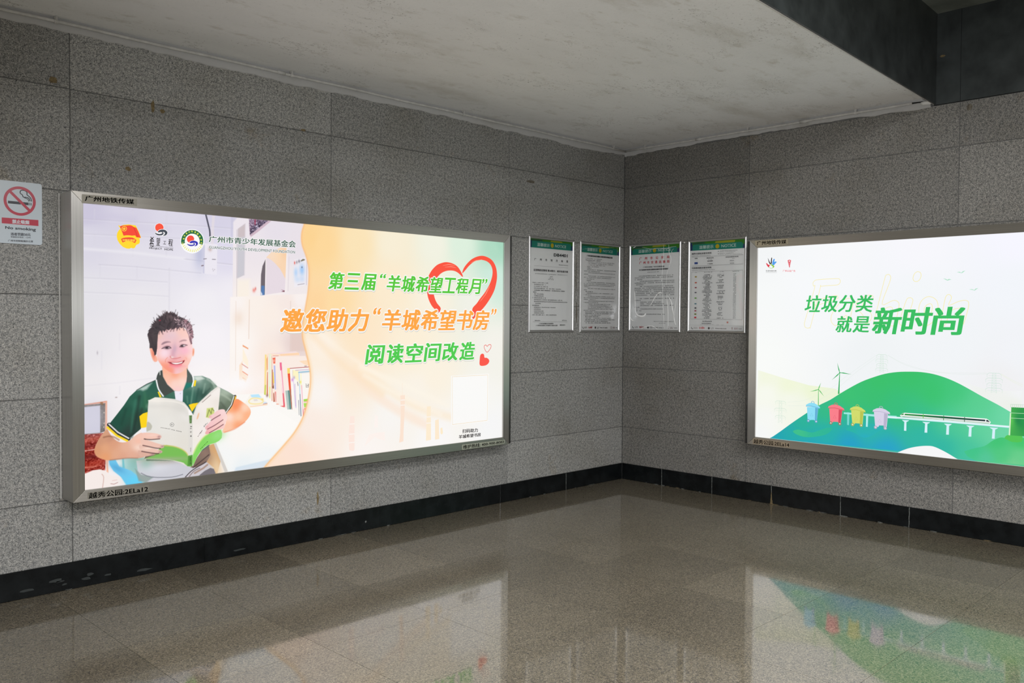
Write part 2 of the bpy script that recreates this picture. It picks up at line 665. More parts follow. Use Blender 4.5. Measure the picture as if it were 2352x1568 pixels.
        def spread(r, c, n, off=(0, 0)):
            if n == 8:      # widened along the line more than across it: heavy uprights, blunt ends
                ex = (tr - tl) / np.linalg.norm(tr - tl)
                ey = (tl - bl) / np.linalg.norm(tl - bl)
                m = 2 if r < 2.5 else 4
                for i in range(-m, m + 1):
                    for j in (-0.5, 0.5):
                        self.raw([tuple(q) for q in p + ex * r * i / m + ey * r * j + off], fs, c)
                        self.layer += self.sep
                return
            for k in range(n):
                t = 2 * math.pi * k / n
                d = np.array((math.cos(t), math.sin(t))) * r + off
                self.raw([tuple(q) for q in p + d], fs, c)
                self.layer += self.sep
            self.raw([tuple(q) for q in p + off], fs, c)
        if shade:
            spread(halo, shade, 10, np.array((1.5, -5.0)))
            self.up()
        if halo:
            spread(halo, halo_col, 12)
            if halo > 9:
                spread(halo * 0.5, halo_col, 8)
            self.up()
        if bold:
            spread(bold, col, 8)
        else:
            self.raw([tuple(q) for q in p], fs, col)
        self.up()

    def spaced(self, s, quad, cw, col, bold=0.0, halo=0.0, shade=None):
        """single characters spread evenly along a quad; cw is a character's share of the width"""
        tl, tr, br, bl = [np.array(q) for q in quad]
        n = len(s)
        l0 = self.layer
        for k, ch in enumerate(s):
            a0 = (1 - cw) * k / (n - 1)
            a1 = a0 + cw
            self.layer = l0
            self.text(ch, [tuple(tl + (tr - tl) * a0), tuple(tl + (tr - tl) * a1), tuple(bl + (br - bl) * a1), tuple(bl + (br - bl) * a0)], col, bold, halo, shade=shade)

    def scribble(self, quad, n, col, h=0.7, gap=0.25, rows=1):
        """a row of tiny character-like marks too small to read"""
        tl, tr, br, bl = [np.array(q) for q in quad]
        for r in range(rows):
            for k in range(n):
                if random.random() < gap * 0.4:
                    continue
                for s in range(2):
                    a0 = (k + 0.1 + 0.42 * s + random.random() * 0.1) / n
                    a1 = a0 + (0.22 + random.random() * 0.16) / n
                    b1 = 1 - (r + 0.1 + random.random() * 0.3) / rows
                    b0 = 1 - (r + h + random.random() * (1 - h)) / rows
                    q = [((tl * (1 - a) + tr * a) * b + (bl * (1 - a) + br * a) * (1 - b)) for a, b in ((a0, b0), (a1, b0), (a1, b1), (a0, b1))]
                    self.raw([tuple(z) for z in q], [(0, 1, 2, 3)], col)
        self.up()

    def build(self, name, mat, parent, x0=0.0, y0=0.0, z0=0.0):
        V, Fl, Fs, Cc = [], [], [], []
        base = 0
        for X, Y, C in self.grids:
            ny, nx = X.shape
            V.append(np.stack([X / 1000, np.zeros_like(X), Y / 1000], -1).reshape(-1, 3))
            Cc.append(lin(C).reshape(-1, 3))
            i = np.arange(ny * nx).reshape(ny, nx) + base
            q = np.stack([i[:-1, :-1], i[:-1, 1:], i[1:, 1:], i[1:, :-1]], -1).reshape(-1, 4)
            Fl.append(q.reshape(-1))
            Fs.append(np.full(len(q), 4))
            base += ny * nx
        if self.v:
            V.append(np.array(self.v, float))
            Cc.append(np.array(self.c, float))
            Fl.append(np.array([i + base for f in self.f for i in f]))
            Fs.append(np.array([len(f) for f in self.f]))
        V, Cc, Fl, Fs = np.concatenate(V), np.concatenate(Cc), np.concatenate(Fl), np.concatenate(Fs)
        V = V + np.array((x0, y0, z0))
        me = bpy.data.meshes.new(name)
        me.vertices.add(len(V))
        me.vertices.foreach_set('co', V.reshape(-1).astype(np.float32))
        me.loops.add(len(Fl))
        me.loops.foreach_set('vertex_index', Fl.astype(np.int32))
        me.polygons.add(len(Fs))
        me.polygons.foreach_set('loop_start', np.concatenate([[0], np.cumsum(Fs)[:-1]]).astype(np.int32))
        at = me.color_attributes.new('Col', 'FLOAT_COLOR', 'POINT')
        at.data.foreach_set('color', np.concatenate([Cc, np.ones((len(Cc), 1))], 1).reshape(-1).astype(np.float32))
        me.materials.append(mat)
        me.update(calc_edges=True)
        me.validate()
        o = bpy.data.objects.new(name, me)
        COL.objects.link(o)
        o.parent = parent
        return o


# ------------------------------------------------------------------ the room: the corner is the origin, the left wall runs along -x, the right wall along -y
RIGHT = -math.pi / 2      # turns the wall frame (x to the right, -y out of the wall) onto the right wall
ROWS = [0.0, 0.523, 1.127, 1.725, 2.328, 2.920, 3.40]


def clad(joints, rows, tones, mb, off=0.0):
    """granite slabs between the joints; x runs to the right"""
    k = 0
    for i in range(len(joints) - 1):
        for j in range(len(rows) - 1):
            t = tones.get((i, j), 1.0 + random.uniform(-0.05, 0.05))
            mb.slab(joints[i] + 0.0025, joints[i + 1] - 0.0025, rows[j] + 0.0025, rows[j + 1] - 0.0025, 0.0, 0.03, 0.0025, 0, t)
            k += 1
    mb.box(joints[0], joints[-1], 0.006, 0.14, rows[0], rows[-1], 1)


def spot(mb, cx, cz, w, h, mat, n=9, y=-0.0006):
    pts = []
    for k in range(n):
        a = 2 * math.pi * k / n
        r = random.uniform(0.55, 1.0)
        pts.append((cx + w / 2 * r * math.cos(a), y, cz + h / 2 * r * math.sin(a)))
    mb.add(pts, [tuple(range(n))], mat)


# left wall (frame x = world x)
mb = MB()
jl = [-12.28, -10.51, -8.74, -6.97, -5.20, -3.43, -1.62, 0.0]
mb.box(-0.02, 0.16, 0.006, 0.14, 0.0, 3.4, 1)
clad(jl, ROWS, {(5, 0): 0.93, (6, 0): 1.10, (4, 4): 0.94, (4, 5): 1.12, (5, 4): 0.99, (5, 5): 0.92, (3, 0): 1.0, (4, 0): 1.04, (3, 5): 0.9, (6, 5): 0.9, (6, 4): 0.94}, mb)
for x, z, w, h in ((-5.29, 2.955, 0.05, 0.05), (-4.72, 2.905, 0.035, 0.09), (-4.66, 2.885, 0.04, 0.03), (-4.87, 2.50, 0.04, 0.035), (-3.66, 2.925, 0.06, 0.025), (-3.54, 0.30, 0.02, 0.13)):
    spot(mb, x, z, w, h, 2)
for x, z, w, h in ((-1.36, 2.83, 0.16, 0.03), (-0.725, 2.05, 0.016, 0.5), (-0.715, 1.66, 0.02, 0.25)):
    spot(mb, x, z, w, h, 3)
wl = mb.build('wall_left', [M_WALL, M_GROUT, M_RUST, M_GRIME], fix=False)
tag(wl, kind='structure')

# right wall: built in the wall frame, then turned
mb = MB()
jr = [0.0, 1.395, 3.137, 4.90, 6.65, 8.40, 10.2]
clad(jr, ROWS[:5] + [2.912, 3.243], {(0, 4): 0.86, (0, 5): 0.82, (0, 3): 0.90, (0, 0): 0.94, (1, 0): 0.97, (1, 5): 0.98, (1, 4): 0.98, (2, 4): 1.12, (2, 5): 0.93, (2, 0): 1.08}, mb)
for x, z, w, h in ((3.20, 3.19, 0.05, 0.06),):
    spot(mb, x, z, w, h, 3)
mb.box(0.0, 2.95, 0.006, 0.14, 3.243, 3.40, 1)
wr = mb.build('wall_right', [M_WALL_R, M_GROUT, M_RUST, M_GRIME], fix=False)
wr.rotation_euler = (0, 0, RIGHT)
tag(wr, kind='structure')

# dark panels over the right wall, under the raised ceiling
mb = MB()
for a, b in ((2.955, 3.137), (3.141, 3.70), (3.704, 4.90), (4.904, 6.65), (6.654, 10.2)):
    mb.box(a, b, -0.004, 0.10, 3.246, 3.95)
mb.box(2.95, 10.2, 0.004, 0.14, 3.246, 3.95)
spot(mb, 3.012, 3.605, 0.05, 0.02, 1, y=-0.0046)
o = mb.build('wall_upper', [M_DARK, M_RUST], fix=False)
o.rotation_euler = (0, 0, RIGHT)
tag(o, kind='structure')

# the edge of the lower ceiling runs almost square to the right wall
E0 = Vector((0.0, -2.955))
ED = Vector((-1.0, -0.050)).normalized()
EN = Vector((ED.y, -ED.x)) * -1      # out of the slab, towards the photographer
if EN.y > 0:
    EN = -EN


def edge(t, out=0.0):
    p = E0 + ED * t + EN * out
    return p.x, p.y


mb = MB()
a, b = edge(0), edge(13.0)
vs = [(0.06, 0.06, 3.312), (a[0] + 0.06, a[1], 3.312), (b[0], b[1], 3.312), (b[0], 0.06, 3.312)]
vs += [(x, y, 3.45) for x, y, z in vs]
mb.add(vs, [(0, 1, 2, 3), (7, 6, 5, 4), (0, 4, 5, 1), (1, 5, 6, 2), (2, 6, 7, 3), (3, 7, 4, 0)])
tag(mb.build('ceiling', M_CEIL), kind='structure')
# pale strip along the slab edge, sloping down to its lip
mb = MB()
prof = [(-0.085, 3.313), (-0.070, 3.300), (-0.008, 3.252), (0.0, 3.246), (0.0, 3.33), (-0.085, 3.33)]
n = len(prof)
for t in (0.012, 13.0):
    for o_, z in prof:
        x, y = edge(t, o_)
        mb.v.append((x, y, z))
        mb.a.append(1.0)
mb.f = [[i, (i + 1) % n, (i + 1) % n + n, i + n] for i in range(n)] + [list(range(n))[::-1], list(range(n, 2 * n))]
mb.m = [0] * len(mb.f)
tag(mb.build('trim_1', M_TRIM), kind='structure')
# dark fascia that rises from the slab edge to the raised ceiling
mb = MB()
t = 0.0
for w in (0.62, 0.80, 1.2, 1.2, 1.2, 1.2, 1.2, 1.2, 1.2, 1.2, 1.2):
    c = [edge(t + 0.0015), edge(t + w - 0.0015), edge(t + w - 0.0015, 0.012), edge(t + 0.0015, 0.012)]
    vs = [(x, y, 3.25) for x, y in c] + [(x, y, 3.95) for x, y in c]
    mb.add(vs, [(3, 2, 1, 0), (4, 5, 6, 7), (0, 1, 5, 4), (1, 2, 6, 5), (2, 3, 7, 6), (3, 0, 4, 7)])
    t += w
c = [edge(0.0, -0.1), edge(13, -0.1), edge(13, 0.006), edge(0.0, 0.006)]
vs = [(x, y, 3.35) for x, y in c] + [(x, y, 3.95) for x, y in c]
mb.add(vs, [(3, 2, 1, 0), (4, 5, 6, 7), (0, 1, 5, 4), (1, 2, 6, 5), (2, 3, 7, 6), (3, 0, 4, 7)])
tag(mb.build('wall_bulkhead', M_DARK), kind='structure')
mb = MB()
mb.box(-13, 0.14, -10.2, -2.85, 3.93, 4.05)
tag(mb.build('ceiling_raised', M_UPPER), kind='structure')

# floor: large polished tiles, turned a little against the walls
mb = MB()
mb.box(-13, 0.13, -10.2, 0.13, -0.06, -0.004, 1)
ang = math.radians(0.4)
ca, sa = math.cos(ang), math.sin(ang)
TW, TD = 0.685, 0.668
ox, oy = -3.95, -1.805
for i in range(-14, 7):
    for j in range(-14, 4):
        x0, y0 = i * TW, j * TD
        c = [(x0 + 0.0009, y0 + 0.0009), (x0 + TW - 0.0009, y0 + 0.0009), (x0 + TW - 0.0009, y0 + TD - 0.0009), (x0 + 0.0009, y0 + TD - 0.0009)]
        c = [(ox + x * ca - y * sa, oy + x * sa + y * ca) for x, y in c]
        # clip the tile to the room
        for ax, lim, keep in ((0, 0.12, -1), (1, 0.12, -1), (0, -12.9, 1), (1, -10.1, 1)):
            out = []
            for k in range(len(c)):
                p, q = c[k], c[(k + 1) % len(c)]
                ip, iq = (p[ax] - lim) * keep >= 0, (q[ax] - lim) * keep >= 0
                if ip:
                    out.append(p)
                if ip != iq:
                    s = (lim - p[ax]) / (q[ax] - p[ax])
                    out.append((p[0] + (q[0] - p[0]) * s, p[1] + (q[1] - p[1]) * s))
            c = out
            if not c:
                break
        if len(c) < 3:
            continue
        n = len(c)
        mb.add([(x, y, 0.0) for x, y in c] + [(x, y, -0.01) for x, y in c],
               [tuple(range(n))] + [(k, k + n, (k + 1) % n + n, (k + 1) % n) for k in range(n)], 0, 1 + random.uniform(-0.12, 0.12))
tag(mb.build('floor', [M_FLOOR, M_GROUT], fix=False), kind='structure')

# skirting of black granite, with pale and yellow filler at the joints
for name, rot, js, seams in (('baseboard_left', 0.0, [-12.2, -9.2, -7.6, -6.0, -4.4, -3.0, -1.72, -0.86, -0.014], (-0.86,)),
                             ('baseboard_right', RIGHT, [0.014, 0.50, 1.06, 1.66, 2.28, 2.83, 3.7, 5.3, 6.9, 9.9], (0.50, 1.06, 1.66, 2.28, 2.83))):
    mb = MB()
    for a, b in zip(js[:-1], js[1:]):
        mb.slab(a + 0.001, b - 0.001, 0.0005, 0.160, -0.014, 0.02, 0.003)
    mb.box(js[0], js[-1], -0.011, 0.0, 0.001, 0.157)
    for s in seams:
        lf, rt = [], []
        for k in range(12):
            z = 0.002 + 0.156 * k / 11
            lf.append((s - random.uniform(0.0012, 0.0035), -0.0146, z))
            rt.append((s + random.uniform(0.0012, 0.0035), -0.0146, z))
        mb.add(rt + lf[::-1], [tuple([k, k + 1, 22 - k, 23 - k]) for k in range(11)], 1)
    a, b = js[0], js[-1]
    x = -6.5 if a < -1 else 0.02
    end = -0.02 if a < -1 else 4.2
    while x < end:
        w = random.uniform(0.03, 0.12)
        if random.random() < (0.30 if rot else 0.12):
            spot(mb, x, 0.004, w, random.uniform(0.002, 0.006), 1 if random.random() < 0.75 or rot == 0 else 2, y=-0.0147)
        x += w
    if rot:
        lf, rt = [], []
        for k in range(12):
            z, w = 0.002 + 0.010 * k, 0.013 - 0.0011 * k
            lf.append((1.66 - w * random.uniform(0.7, 1.1), -0.0149, z))
            rt.append((1.66 + w * random.uniform(0.7, 1.1), -0.0149, z))
        mb.add(rt + lf[::-1], [tuple([k, k + 1, 22 - k, 23 - k]) for k in range(11)], 2)
    else:
        spot(mb, -3.13, 0.065, 0.018, 0.022, 1, y=-0.0146)
        for k in range(9):
            spot(mb, random.uniform(-5.6, -4.0), random.uniform(0.02, 0.07), random.uniform(0.03, 0.12), random.uniform(0.01, 0.03), 3, y=-0.0144)
    o = mb.build(name, [M_BLACK, M_SCUFF, M_RUST, plain('scuffed_granite', (0.028, 0.033, 0.033), 0.4)], fix=False)
    o.rotation_euler = (0, 0, rot)
    tag(o, kind='structure')

# ragged band of plaster under the ceiling
for name, rot, x0, x1, base, amp in (('trim_2', 0.0, -12.2, -0.004, 3.236, 0.012), ('trim_3', RIGHT, 0.004, 2.93, 3.236, 0.016)):
    mb = MB()
    nseg = int((x1 - x0) / 0.03)
    low = []
    w = 0.0
    for k in range(nseg + 1):
        w = 0.90 * w + random.gauss(0, amp * 0.22)
        low.append(base + max(-0.018, min(0.016, w)))
    for k in range(nseg + 1):
        x = x0 + (x1 - x0) * k / nseg
        for y, z in ((-0.0005, low[k]), (-0.006, low[k] + 0.004), (-0.007 - random.random() * 0.003, 3.275), (-0.006, 3.3125)):
            mb.v.append((x, y, z))
            mb.a.append(1.0)
    for k in range(nseg):
        for r in range(3):
            mb.f.append([4 * k + r, 4 * k + 4 + r, 4 * k + 5 + r, 4 * k + 1 + r])
            mb.m.append(0)
    o = mb.build(name, M_BAND, fix=False)
    o.rotation_euler = (0, 0, rot)
    tag(o, kind='structure')


def conduit(rot, x0, x1, clips, label):
    t = thing('conduit_pipe', (0, 0, 0), rot, label, 'pipe', 'conduits under the ceiling edge')
    mb = MB()
    n = int((x1 - x0) / 0.25)
    mb.tube([(x0 + (x1 - x0) * k / n, -0.025, 3.283 + 0.002 * math.sin(k * 1.7)) for k in range(n + 1)], 0.0095, 12)
    for s in (x0 + (x1 - x0) * 0.31, x0 + (x1 - x0) * 0.68):
        mb.tube([(s - 0.03, -0.025, 3.283), (s + 0.03, -0.025, 3.283)], 0.0122, 12)
    mb.build('pipe', M_PIPE, t, smooth=True, fix=False)
    for c in clips:
        mb = MB()
        mb.tube([(c - 0.009, -0.025, 3.283), (c + 0.009, -0.025, 3.283)], 0.0138, 12)
        mb.box(c - 0.009, c + 0.009, -0.031, -0.017, 3.293, 3.3115)
        mb.tube([(c, -0.038, 3.288), (c, -0.038, 3.3115)], 0.0045, 8)
        mb.build('pipe_clip', M_PIPE, t, fix=False)
    return t


conduit(0.0, -12.0, -0.012, (-8.5, -7.1, -5.28, -3.77, -2.18, -0.22), 'long painted conduit along the top of the wall with the smiling child light box')
pc = conduit(RIGHT, 0.012, 2.80, (0.27, 1.39, 2.36), 'short painted conduit with a broken end, above the green hill light box')
mb = MB()
mb.tube([(2.80, -0.025, 3.283), (2.86, -0.026, 3.281), (2.90, -0.026, 3.277)], [0.006, 0.005, 0.006], 8)
mb.build('cable', M_HOLE, pc, fix=False)
mb = MB()
mb.tube([(2.865, -0.026, 3.272), (2.885, -0.026, 3.268), (2.930, -0.026, 3.267), (2.947, -0.026, 3.270)], [0.008, 0.015, 0.016, 0.010], 10)
mb.build('cable_cap', M_WHITE, pc, smooth=True, fix=False)
mb = MB()
mb.tube([(0, 0.002, 0), (0, -0.008, 0)], [0.007, 0.006], 12)
sc = mb.build('wall_screw', M_WHITE, fix=False)
sc.location = (0, -0.722, 2.336)
sc.rotation_euler = (0, 0, RIGHT)
tag(sc, 'small white screw head in the wall between two notice frames', 'screw')

# ------------------------------------------------------------------ light boxes
BOX_D, BOX_F = 0.180, 0.022


def light_box(loc, rz, W, H, fl_, fr_, fb, ft, trim_right, label):
    """W x H box, poster opening inset by fl_, fr_, fb, ft; the corner-facing upright is wider by an added strip, coloured dark for the dark reflection there"""
    t = thing('light_box', loc, rz, label, 'light box', 'advertising light boxes')
    D, F = BOX_D, BOX_F
    yf = -D
    trim = 0.026
    a = 0.0 if trim_right else trim
    b = W - trim if trim_right else W
    mb = MB()
    s = 0.012
    mb.box(0, s, yf + F, -0.0005, 0, H)
    mb.box(W - s, W, yf + F, -0.0005, 0, H)
    mb.box(s, W - s, yf + F, -0.0005, 0, s)
    mb.box(s, W - s, yf + F, -0.0005, H - s, H)
    mb.box(s, W - s, -0.012, -0.0005, s, H - s)
    mb.build('cabinet', M_STEEL_V, t, bevel=0.002)
    x0, x1, z0, z1 = fl_, W - fr_, fb, H - ft
    g = 0.0006
    for nm, m, q in (('frame_stile', M_STEEL_V, [(a, 0), (x0, z0), (x0, z1), (a, H)]), ('frame_stile', M_STEEL_V, [(b, H), (x1, z1), (x1, z0), (b, 0)]),
                     ('frame_rail', M_STEEL_H, [(a + g, 0), (b - g, 0), (x1 - g, z0), (x0 + g, z0)]), ('frame_rail', M_STEEL_H, [(a + g, H), (x0 + g, z1), (x1 - g, z1), (b - g, H)])):
        mb = MB()
        mb.prism(q, yf, yf + F - 0.0003)
        mb.build(nm, m, t, bevel=0.0012)
    mb = MB()
    c0, c1 = (b, W) if trim_right else (0, a)
    mb.box(c0 + 0.0003, c1 - 0.0003, yf + 0.004, yf + F - 0.0003, 0.004, H - 0.004)
    mb.build('edge_reflection_strip', M_STRIP, t, bevel=0.006)
    mb = MB()
    for q in ((x0 - 0.004, x0, z0, z1), (x1, x1 + 0.004, z0, z1), (x0, x1, z0 - 0.004, z0), (x0, x1, z1, z1 + 0.004)):
        mb.box(q[0] - 0.001, q[1] + 0.001, yf + F, yf + F + 0.008, q[2] - 0.001, q[3] + 0.001)
    mb.build('gasket', M_HOLE, t, fix=False)
    return t


def label_plate(parent, name, art_quad, text, text_quad, px, pz, paper, bold, label=None, line=None):
    """a thin plate on the frame face; quads in artwork millimetres from the poster's lower left corner"""
    A = Art(0.0002)
    A.poly(art_quad, paper)
    if line:
        A.line(art_quad, 1.6, line, closed=True)
    A.text(text, text_quad, (22, 20, 18), bold=bold)
    o = A.build(name, M_LABEL, parent, px, -BOX_D - 0.0004, pz)
    if label:
        o['label'] = label
    return o


M_STRIP = plain('dark_reflection_strip', (0.09, 0.09, 0.088), 0.35, 0.9, var=0.2)  # dark colour stands in for the dark reflection along the frame edge

# ---- left light box: the smiling child
BL = light_box((-5.255, 0, 0.540), 0.0, 3.50, 1.770, 0.065, 0.095, 0.065, 0.065, True,
               'steel light box with the poster of a smiling child reading a book')
A = Art()
A.grid(0, 1560, 0, 1640, 3.0, 2.7)
A.grid(1560, 3340, 0, 1640, 12, 12)
# whitewashed block wall of the photograph
A.wash([(p, c) for p, c in zip(P("22,1622 268,1607 531,1630 812,1614 19,1411 315,1326 666,1344 869,1410 15,1111 338,1067 720,1073 927,1133 11,811 335,805 747,853 8,560 255,599 744,577 126,297 860,375 326,43"),
       [(203, 198, 219), (214, 209, 226), (220, 216, 231), (214, 210, 229), (219, 216, 229), (226, 223, 233), (230, 227, 238), (222, 218, 236), (228, 226, 232), (234, 231, 236), (241, 238, 243),
        (240, 236, 243), (232, 229, 233), (241, 237, 240), (246, 242, 246), (238, 234, 235), (243, 239, 241), (250, 245, 245), (244, 238, 238), (252, 246, 242), (244, 238, 238)])])
for s, w, a in ((P("4,1553 289,1558 559,1566 917,1569"), 4, .5), (P("2,1467 288,1473 572,1480"), 3.5, .45), (P("89,1296 299,1293 698,1272"), 3.5, .5),
                (P("2,1217 246,1215 486,1209"), 3, .4), (P("1,1134 245,1132 492,1122"), 3, .35), (P("592,1355 915,1336"), 3.5, .7),
                (P("484,1654 481,1365"), 3, .55), (P("500,1292 497,1034"), 3, .6), (P("65,1620 64,1563"), 3, .35), (P("283,1627 282,1558"), 3, .35),
                (P("281,1420 280,1354"), 3, .3), (P("95,1293 94,1222"), 3, .3), (P("305,1293 304,1223"), 3, .3), (P("66,1467 65,1406"), 3, .35),
                (P("101,793 100,691"), 3, .25), (P("202,895 201,799"), 3, .25), (P("-2,597 191,607 414,627"), 3, .2), (P("202,584 201,540"), 3, .25)):
    A.pl(s, w + 3, (196, 192, 206), a * 0.8, soft=8)
    A.pl([(x, y - 6) for x, y in s], 4, (247, 245, 250), a * 0.6, soft=8)
A.pl(P("4,1382 287,1376 592,1358"), 14, (240, 238, 243), .6, soft=16)
A.pl(P("3,1539 161,1581 289,1572"), 30, (198, 192, 216), .35, soft=40)
A.pl(P("288,1506 489,1528"), 30, (208, 202, 222), .35, soft=40)
A.blob(P("77,786"), 5, 12, (150, 140, 150), .5)
A.blob(P("181,522"), 7, 4, (120, 90, 85), .6)
# cable, socket box
A.blob(P("692,1391"), 45, 110, (186, 189, 216), .8)
A.pp(P("722,1462 809,1462 804,1266 716,1270"), (236, 232, 241), 4)
A.pp(P("716,1448 726,1449 722,1270 713,1274"), (205, 204, 224), 6)
A.pl(P("733,1641 748,1583 759,1535 759,1479"), 10, (72, 72, 86), .95, curve=4)
A.pl(P("784,1635 777,1550 775,1466"), 18, (232, 222, 224), .6)
A.blob(P("760,1426"), 14, 16, (196, 168, 158), .75)
A.pl(P("718,1362 736,1365"), 4, (90, 80, 90), .8)
A.pl(P("775,1363 796,1363"), 4, (90, 80, 90), .8)
A.pl(P("705,1319 715,1321"), 7, (120, 100, 110), .8)
for q in (P("778,1301"), P("790,1299"), P("781,1291")):
    A.blob(q, 3, 4, (150, 140, 150), .7)
# shelving and the arch beyond
A.pp(P("917,1642 1470,1645 1466,1086 912,1076"), (238, 229, 234), 8)
A.wash([(p, c) for p, c in zip(P("924,1553 1042,1409 1234,1576 1365,1507 1386,1211 1187,1115 1018,1104 959,1329"),
       [(236, 229, 236), (237, 229, 234), (231, 224, 233), (233, 225, 232), (241, 233, 234), (247, 239, 238), (248, 239, 236), (240, 232, 235)])], 1.0, 3.0, P("917,1642 1470,1645 1466,1086 912,1076"))
A.pp(P("901,1641 943,1640 916,1608 914,1507 900,1514"), (203, 200, 222), 10, .8)
A.pp(P("948,1569 1000,1607 993,1273 943,1249"), (205, 198, 205), 5)
A.pp(P("949,1509 999,1524 993,1275 944,1251"), (204, 203, 211), 14, .8)
A.pp(P("951,1566 1000,1604 999,1524 950,1513"), (206, 190, 192), 14, .7)
A.pl(P("942,1562 939,1077"), 4, (196, 186, 194), .8)
A.pl(P("1000,1607 993,1270"), 4, (222, 214, 220), .8)
A.pp(P("943,1242 1032,1245 1030,1078 938,1077"), (250, 240, 226), 30, .8)
A.pp(P("1027,1639 1187,1640 1093,1562 1040,1523 1031,1534"), (207, 182, 196), 4)
A.pp(P("1027,1639 1165,1640 1076,1570 1034,1535"), (108, 96, 118), 4, noise=34)
A.pp(P("1027,1639 1131,1640 1064,1605 1031,1564"), (178, 150, 172), 14, .45, noise=40)
A.pp(P("1066,1639 1075,1639 1072,1602 1066,1605"), (170, 50, 80), 5, .8)
arch = P("1110,1144 1112,1279 1123,1337 1142,1382 1189,1433 1254,1467 1306,1469 1288,1171 1144,1148")
A.pp(arch, (231, 219, 227), 4, curve=0)
A.pp(P("1151,1396 1189,1432 1254,1466 1305,1468 1291,1259 1273,1293 1253,1324 1215,1361 1185,1383"), (250, 214, 176), 4)
A.wash([(p, c) for p, c in zip(P("1233,1444 1289,1443 1284,1306 1189,1418"), [(253, 222, 186), (246, 205, 168), (249, 214, 180), (247, 222, 200)])], .8, 3, P("1155,1396 1189,1430 1254,1464 1304,1467 1291,1263 1273,1293 1253,1324 1215,1361 1185,1383"))
A.pp(P("1148,1389 1141,1148 1109,1144 1112,1279 1123,1337"), (112, 103, 110), 4)
A.pp(P("1115,1208 1137,1207 1137,1146 1110,1144"), (88, 126, 178), 5)
A.pp(P("1110,1171 1122,1152 1119,1144 1110,1144"), (222, 228, 240), 5)
A.pp(P("1261,1185 1287,1179 1285,1170 1262,1172 1276,1178"), (132, 84, 96), 4)
A.pl(P("1148,1389 1143,1148"), 7, (244, 236, 236), .9)
A.pl(P("1306,1468 1294,1172"), 10, (245, 236, 236), .9)
A.pl(P("1320,1409 1312,1177"), 4, (216, 204, 212), .7)
A.pp(P("1358,1392 1455,1415 1459,1224 1359,1202"), (240, 236, 243), 5, .8)
A.pl(P("1458,1393 1454,1224"), 5, (190, 180, 200), .7)
for q, rx, ry, c in ((P("1363,1370"), 6, 12, (225, 70, 60)), (P("1379,1375"), 6, 12, (130, 120, 130)), (P("1397,1383"), 8, 12, (110, 100, 110)),
                     (P("1372,1305"), 18, 40, (178, 210, 246)), (P("1419,1325"), 24, 46, (150, 196, 246)), (P("1419,1343"), 5, 6, (70, 70, 90)),
                     (P("1384,1258"), 26, 26, (206, 222, 244)), (P("1420,1262"), 24, 26, (206, 220, 244)), (P("1061,1175"), 12, 16, (236, 134, 124)), (P("1073,1186"), 6, 12, (222, 110, 104))):
    A.blob(q, rx, ry, c, .85)
A.pp(P("1410,1389 1427,1401 1442,1398 1441,1392 1410,1381"), (128, 122, 104), 4)
A.pl(P("1386,1222 1438,1231"), 4, (150, 140, 150), .8)
# lower cupboard, back panels
A.pp(P("896,1127 1072,1113 1468,1150 1463,286 888,232"), (250, 241, 235), 12)
A.wash([(p, c) for p, c in zip(P("934,1083 1052,1067 1192,1014 1190,735 1318,1090 1380,825 1087,554 951,831 949,605 1403,1129 1445,968"),
       [(250, 243, 240), (250, 240, 232), (250, 238, 229), (250, 234, 224), (246, 232, 226), (232, 212, 208), (251, 240, 234), (252, 246, 242), (252, 246, 242), (248, 240, 238), (238, 226, 230)])], 1.0, 3, P("896,1127 1469,1164 1475,439 890,383"))
A.pl(P("1029,1112 1024,857"), 4, (226, 200, 184), .8)
A.pl(P("1332,1109 1328,770"), 4, (226, 206, 198), .9)
A.pp(P("1333,892 1434,892 1450,767 1332,769"), (226, 202, 194), 14, .7)
A.pl(P("935,1101 930,651"), 4, (232, 210, 196), .6)
A.blob(P("953,993"), 40, 60, (238, 214, 194), .5)
for s, c in ((P("981,818 1020,796 1020,788 981,808"), (240, 146, 92)), (P("957,686 980,714 977,586 955,590"), (252, 226, 202)), (P("981,802 1020,713 1019,671 980,714"), (254, 241, 218)),
             (P("974,696 1018,667 1018,663 975,691"), (200, 96, 80)), (P("980,647 1018,621 1017,615 978,642"), (240, 126, 84)), (P("978,639 1018,608 1002,570 978,594"), (253, 226, 198)), (P("979,608 1004,592 1003,588 979,600"), (244, 176, 126))):
    A.pp(s, c, 5, .9)
A.blob(P("949,565"), 130, 55, (252, 249, 250), .9)
# table and books on it
A.pp(P("759,202 834,224 1009,407 1140,422 1424,433 1487,120 1261,37 874,0"), (251, 248, 244), 5)
A.pp(P("891,495 1137,494 1219,445 1430,308 1365,190 888,232"), (251, 248, 244), 6)
A.wash([(p, c) for p, c in zip(P("857,65 979,223 1105,329 1233,260 977,-6 1166,31 1299,314"), [(244, 246, 246), (251, 246, 241), (252, 250, 248), (252, 250, 246), (232, 240, 244), (240, 244, 246), (253, 250, 246)])], .8, 3, P("768,194 834,224 1009,407 1140,422 1396,272 1261,37 874,0"))
A.pp(P("932,22 1231,54 1264,74 1102,-14 916,-10"), (206, 222, 236), 10, .7)
A.pp(P("1033,489 1098,490 1158,423 1158,413 1032,407 990,429"), (249, 243, 232), 5)
A.pp(P("1032,413 1158,422 1158,413 1032,407"), (252, 218, 190), 5)
A.pp(P("1035,489 1094,490 1114,465 1044,471"), (190, 231, 252), 5)
A.pp(P("1129,437 1154,433 1149,424 1128,429"), (206, 226, 244), 5)
A.pl(P("1022,447 1040,462 1076,465 1112,455 1127,441 1112,428 1069,426 1033,433 1022,447"), 8, (250, 230, 160), .9, curve=3)
A.blob(P("1121,453"), 9, 9, (240, 220, 120), .9)
A.pl(P("1127,422 1156,425"), 4, (170, 110, 110), .8)
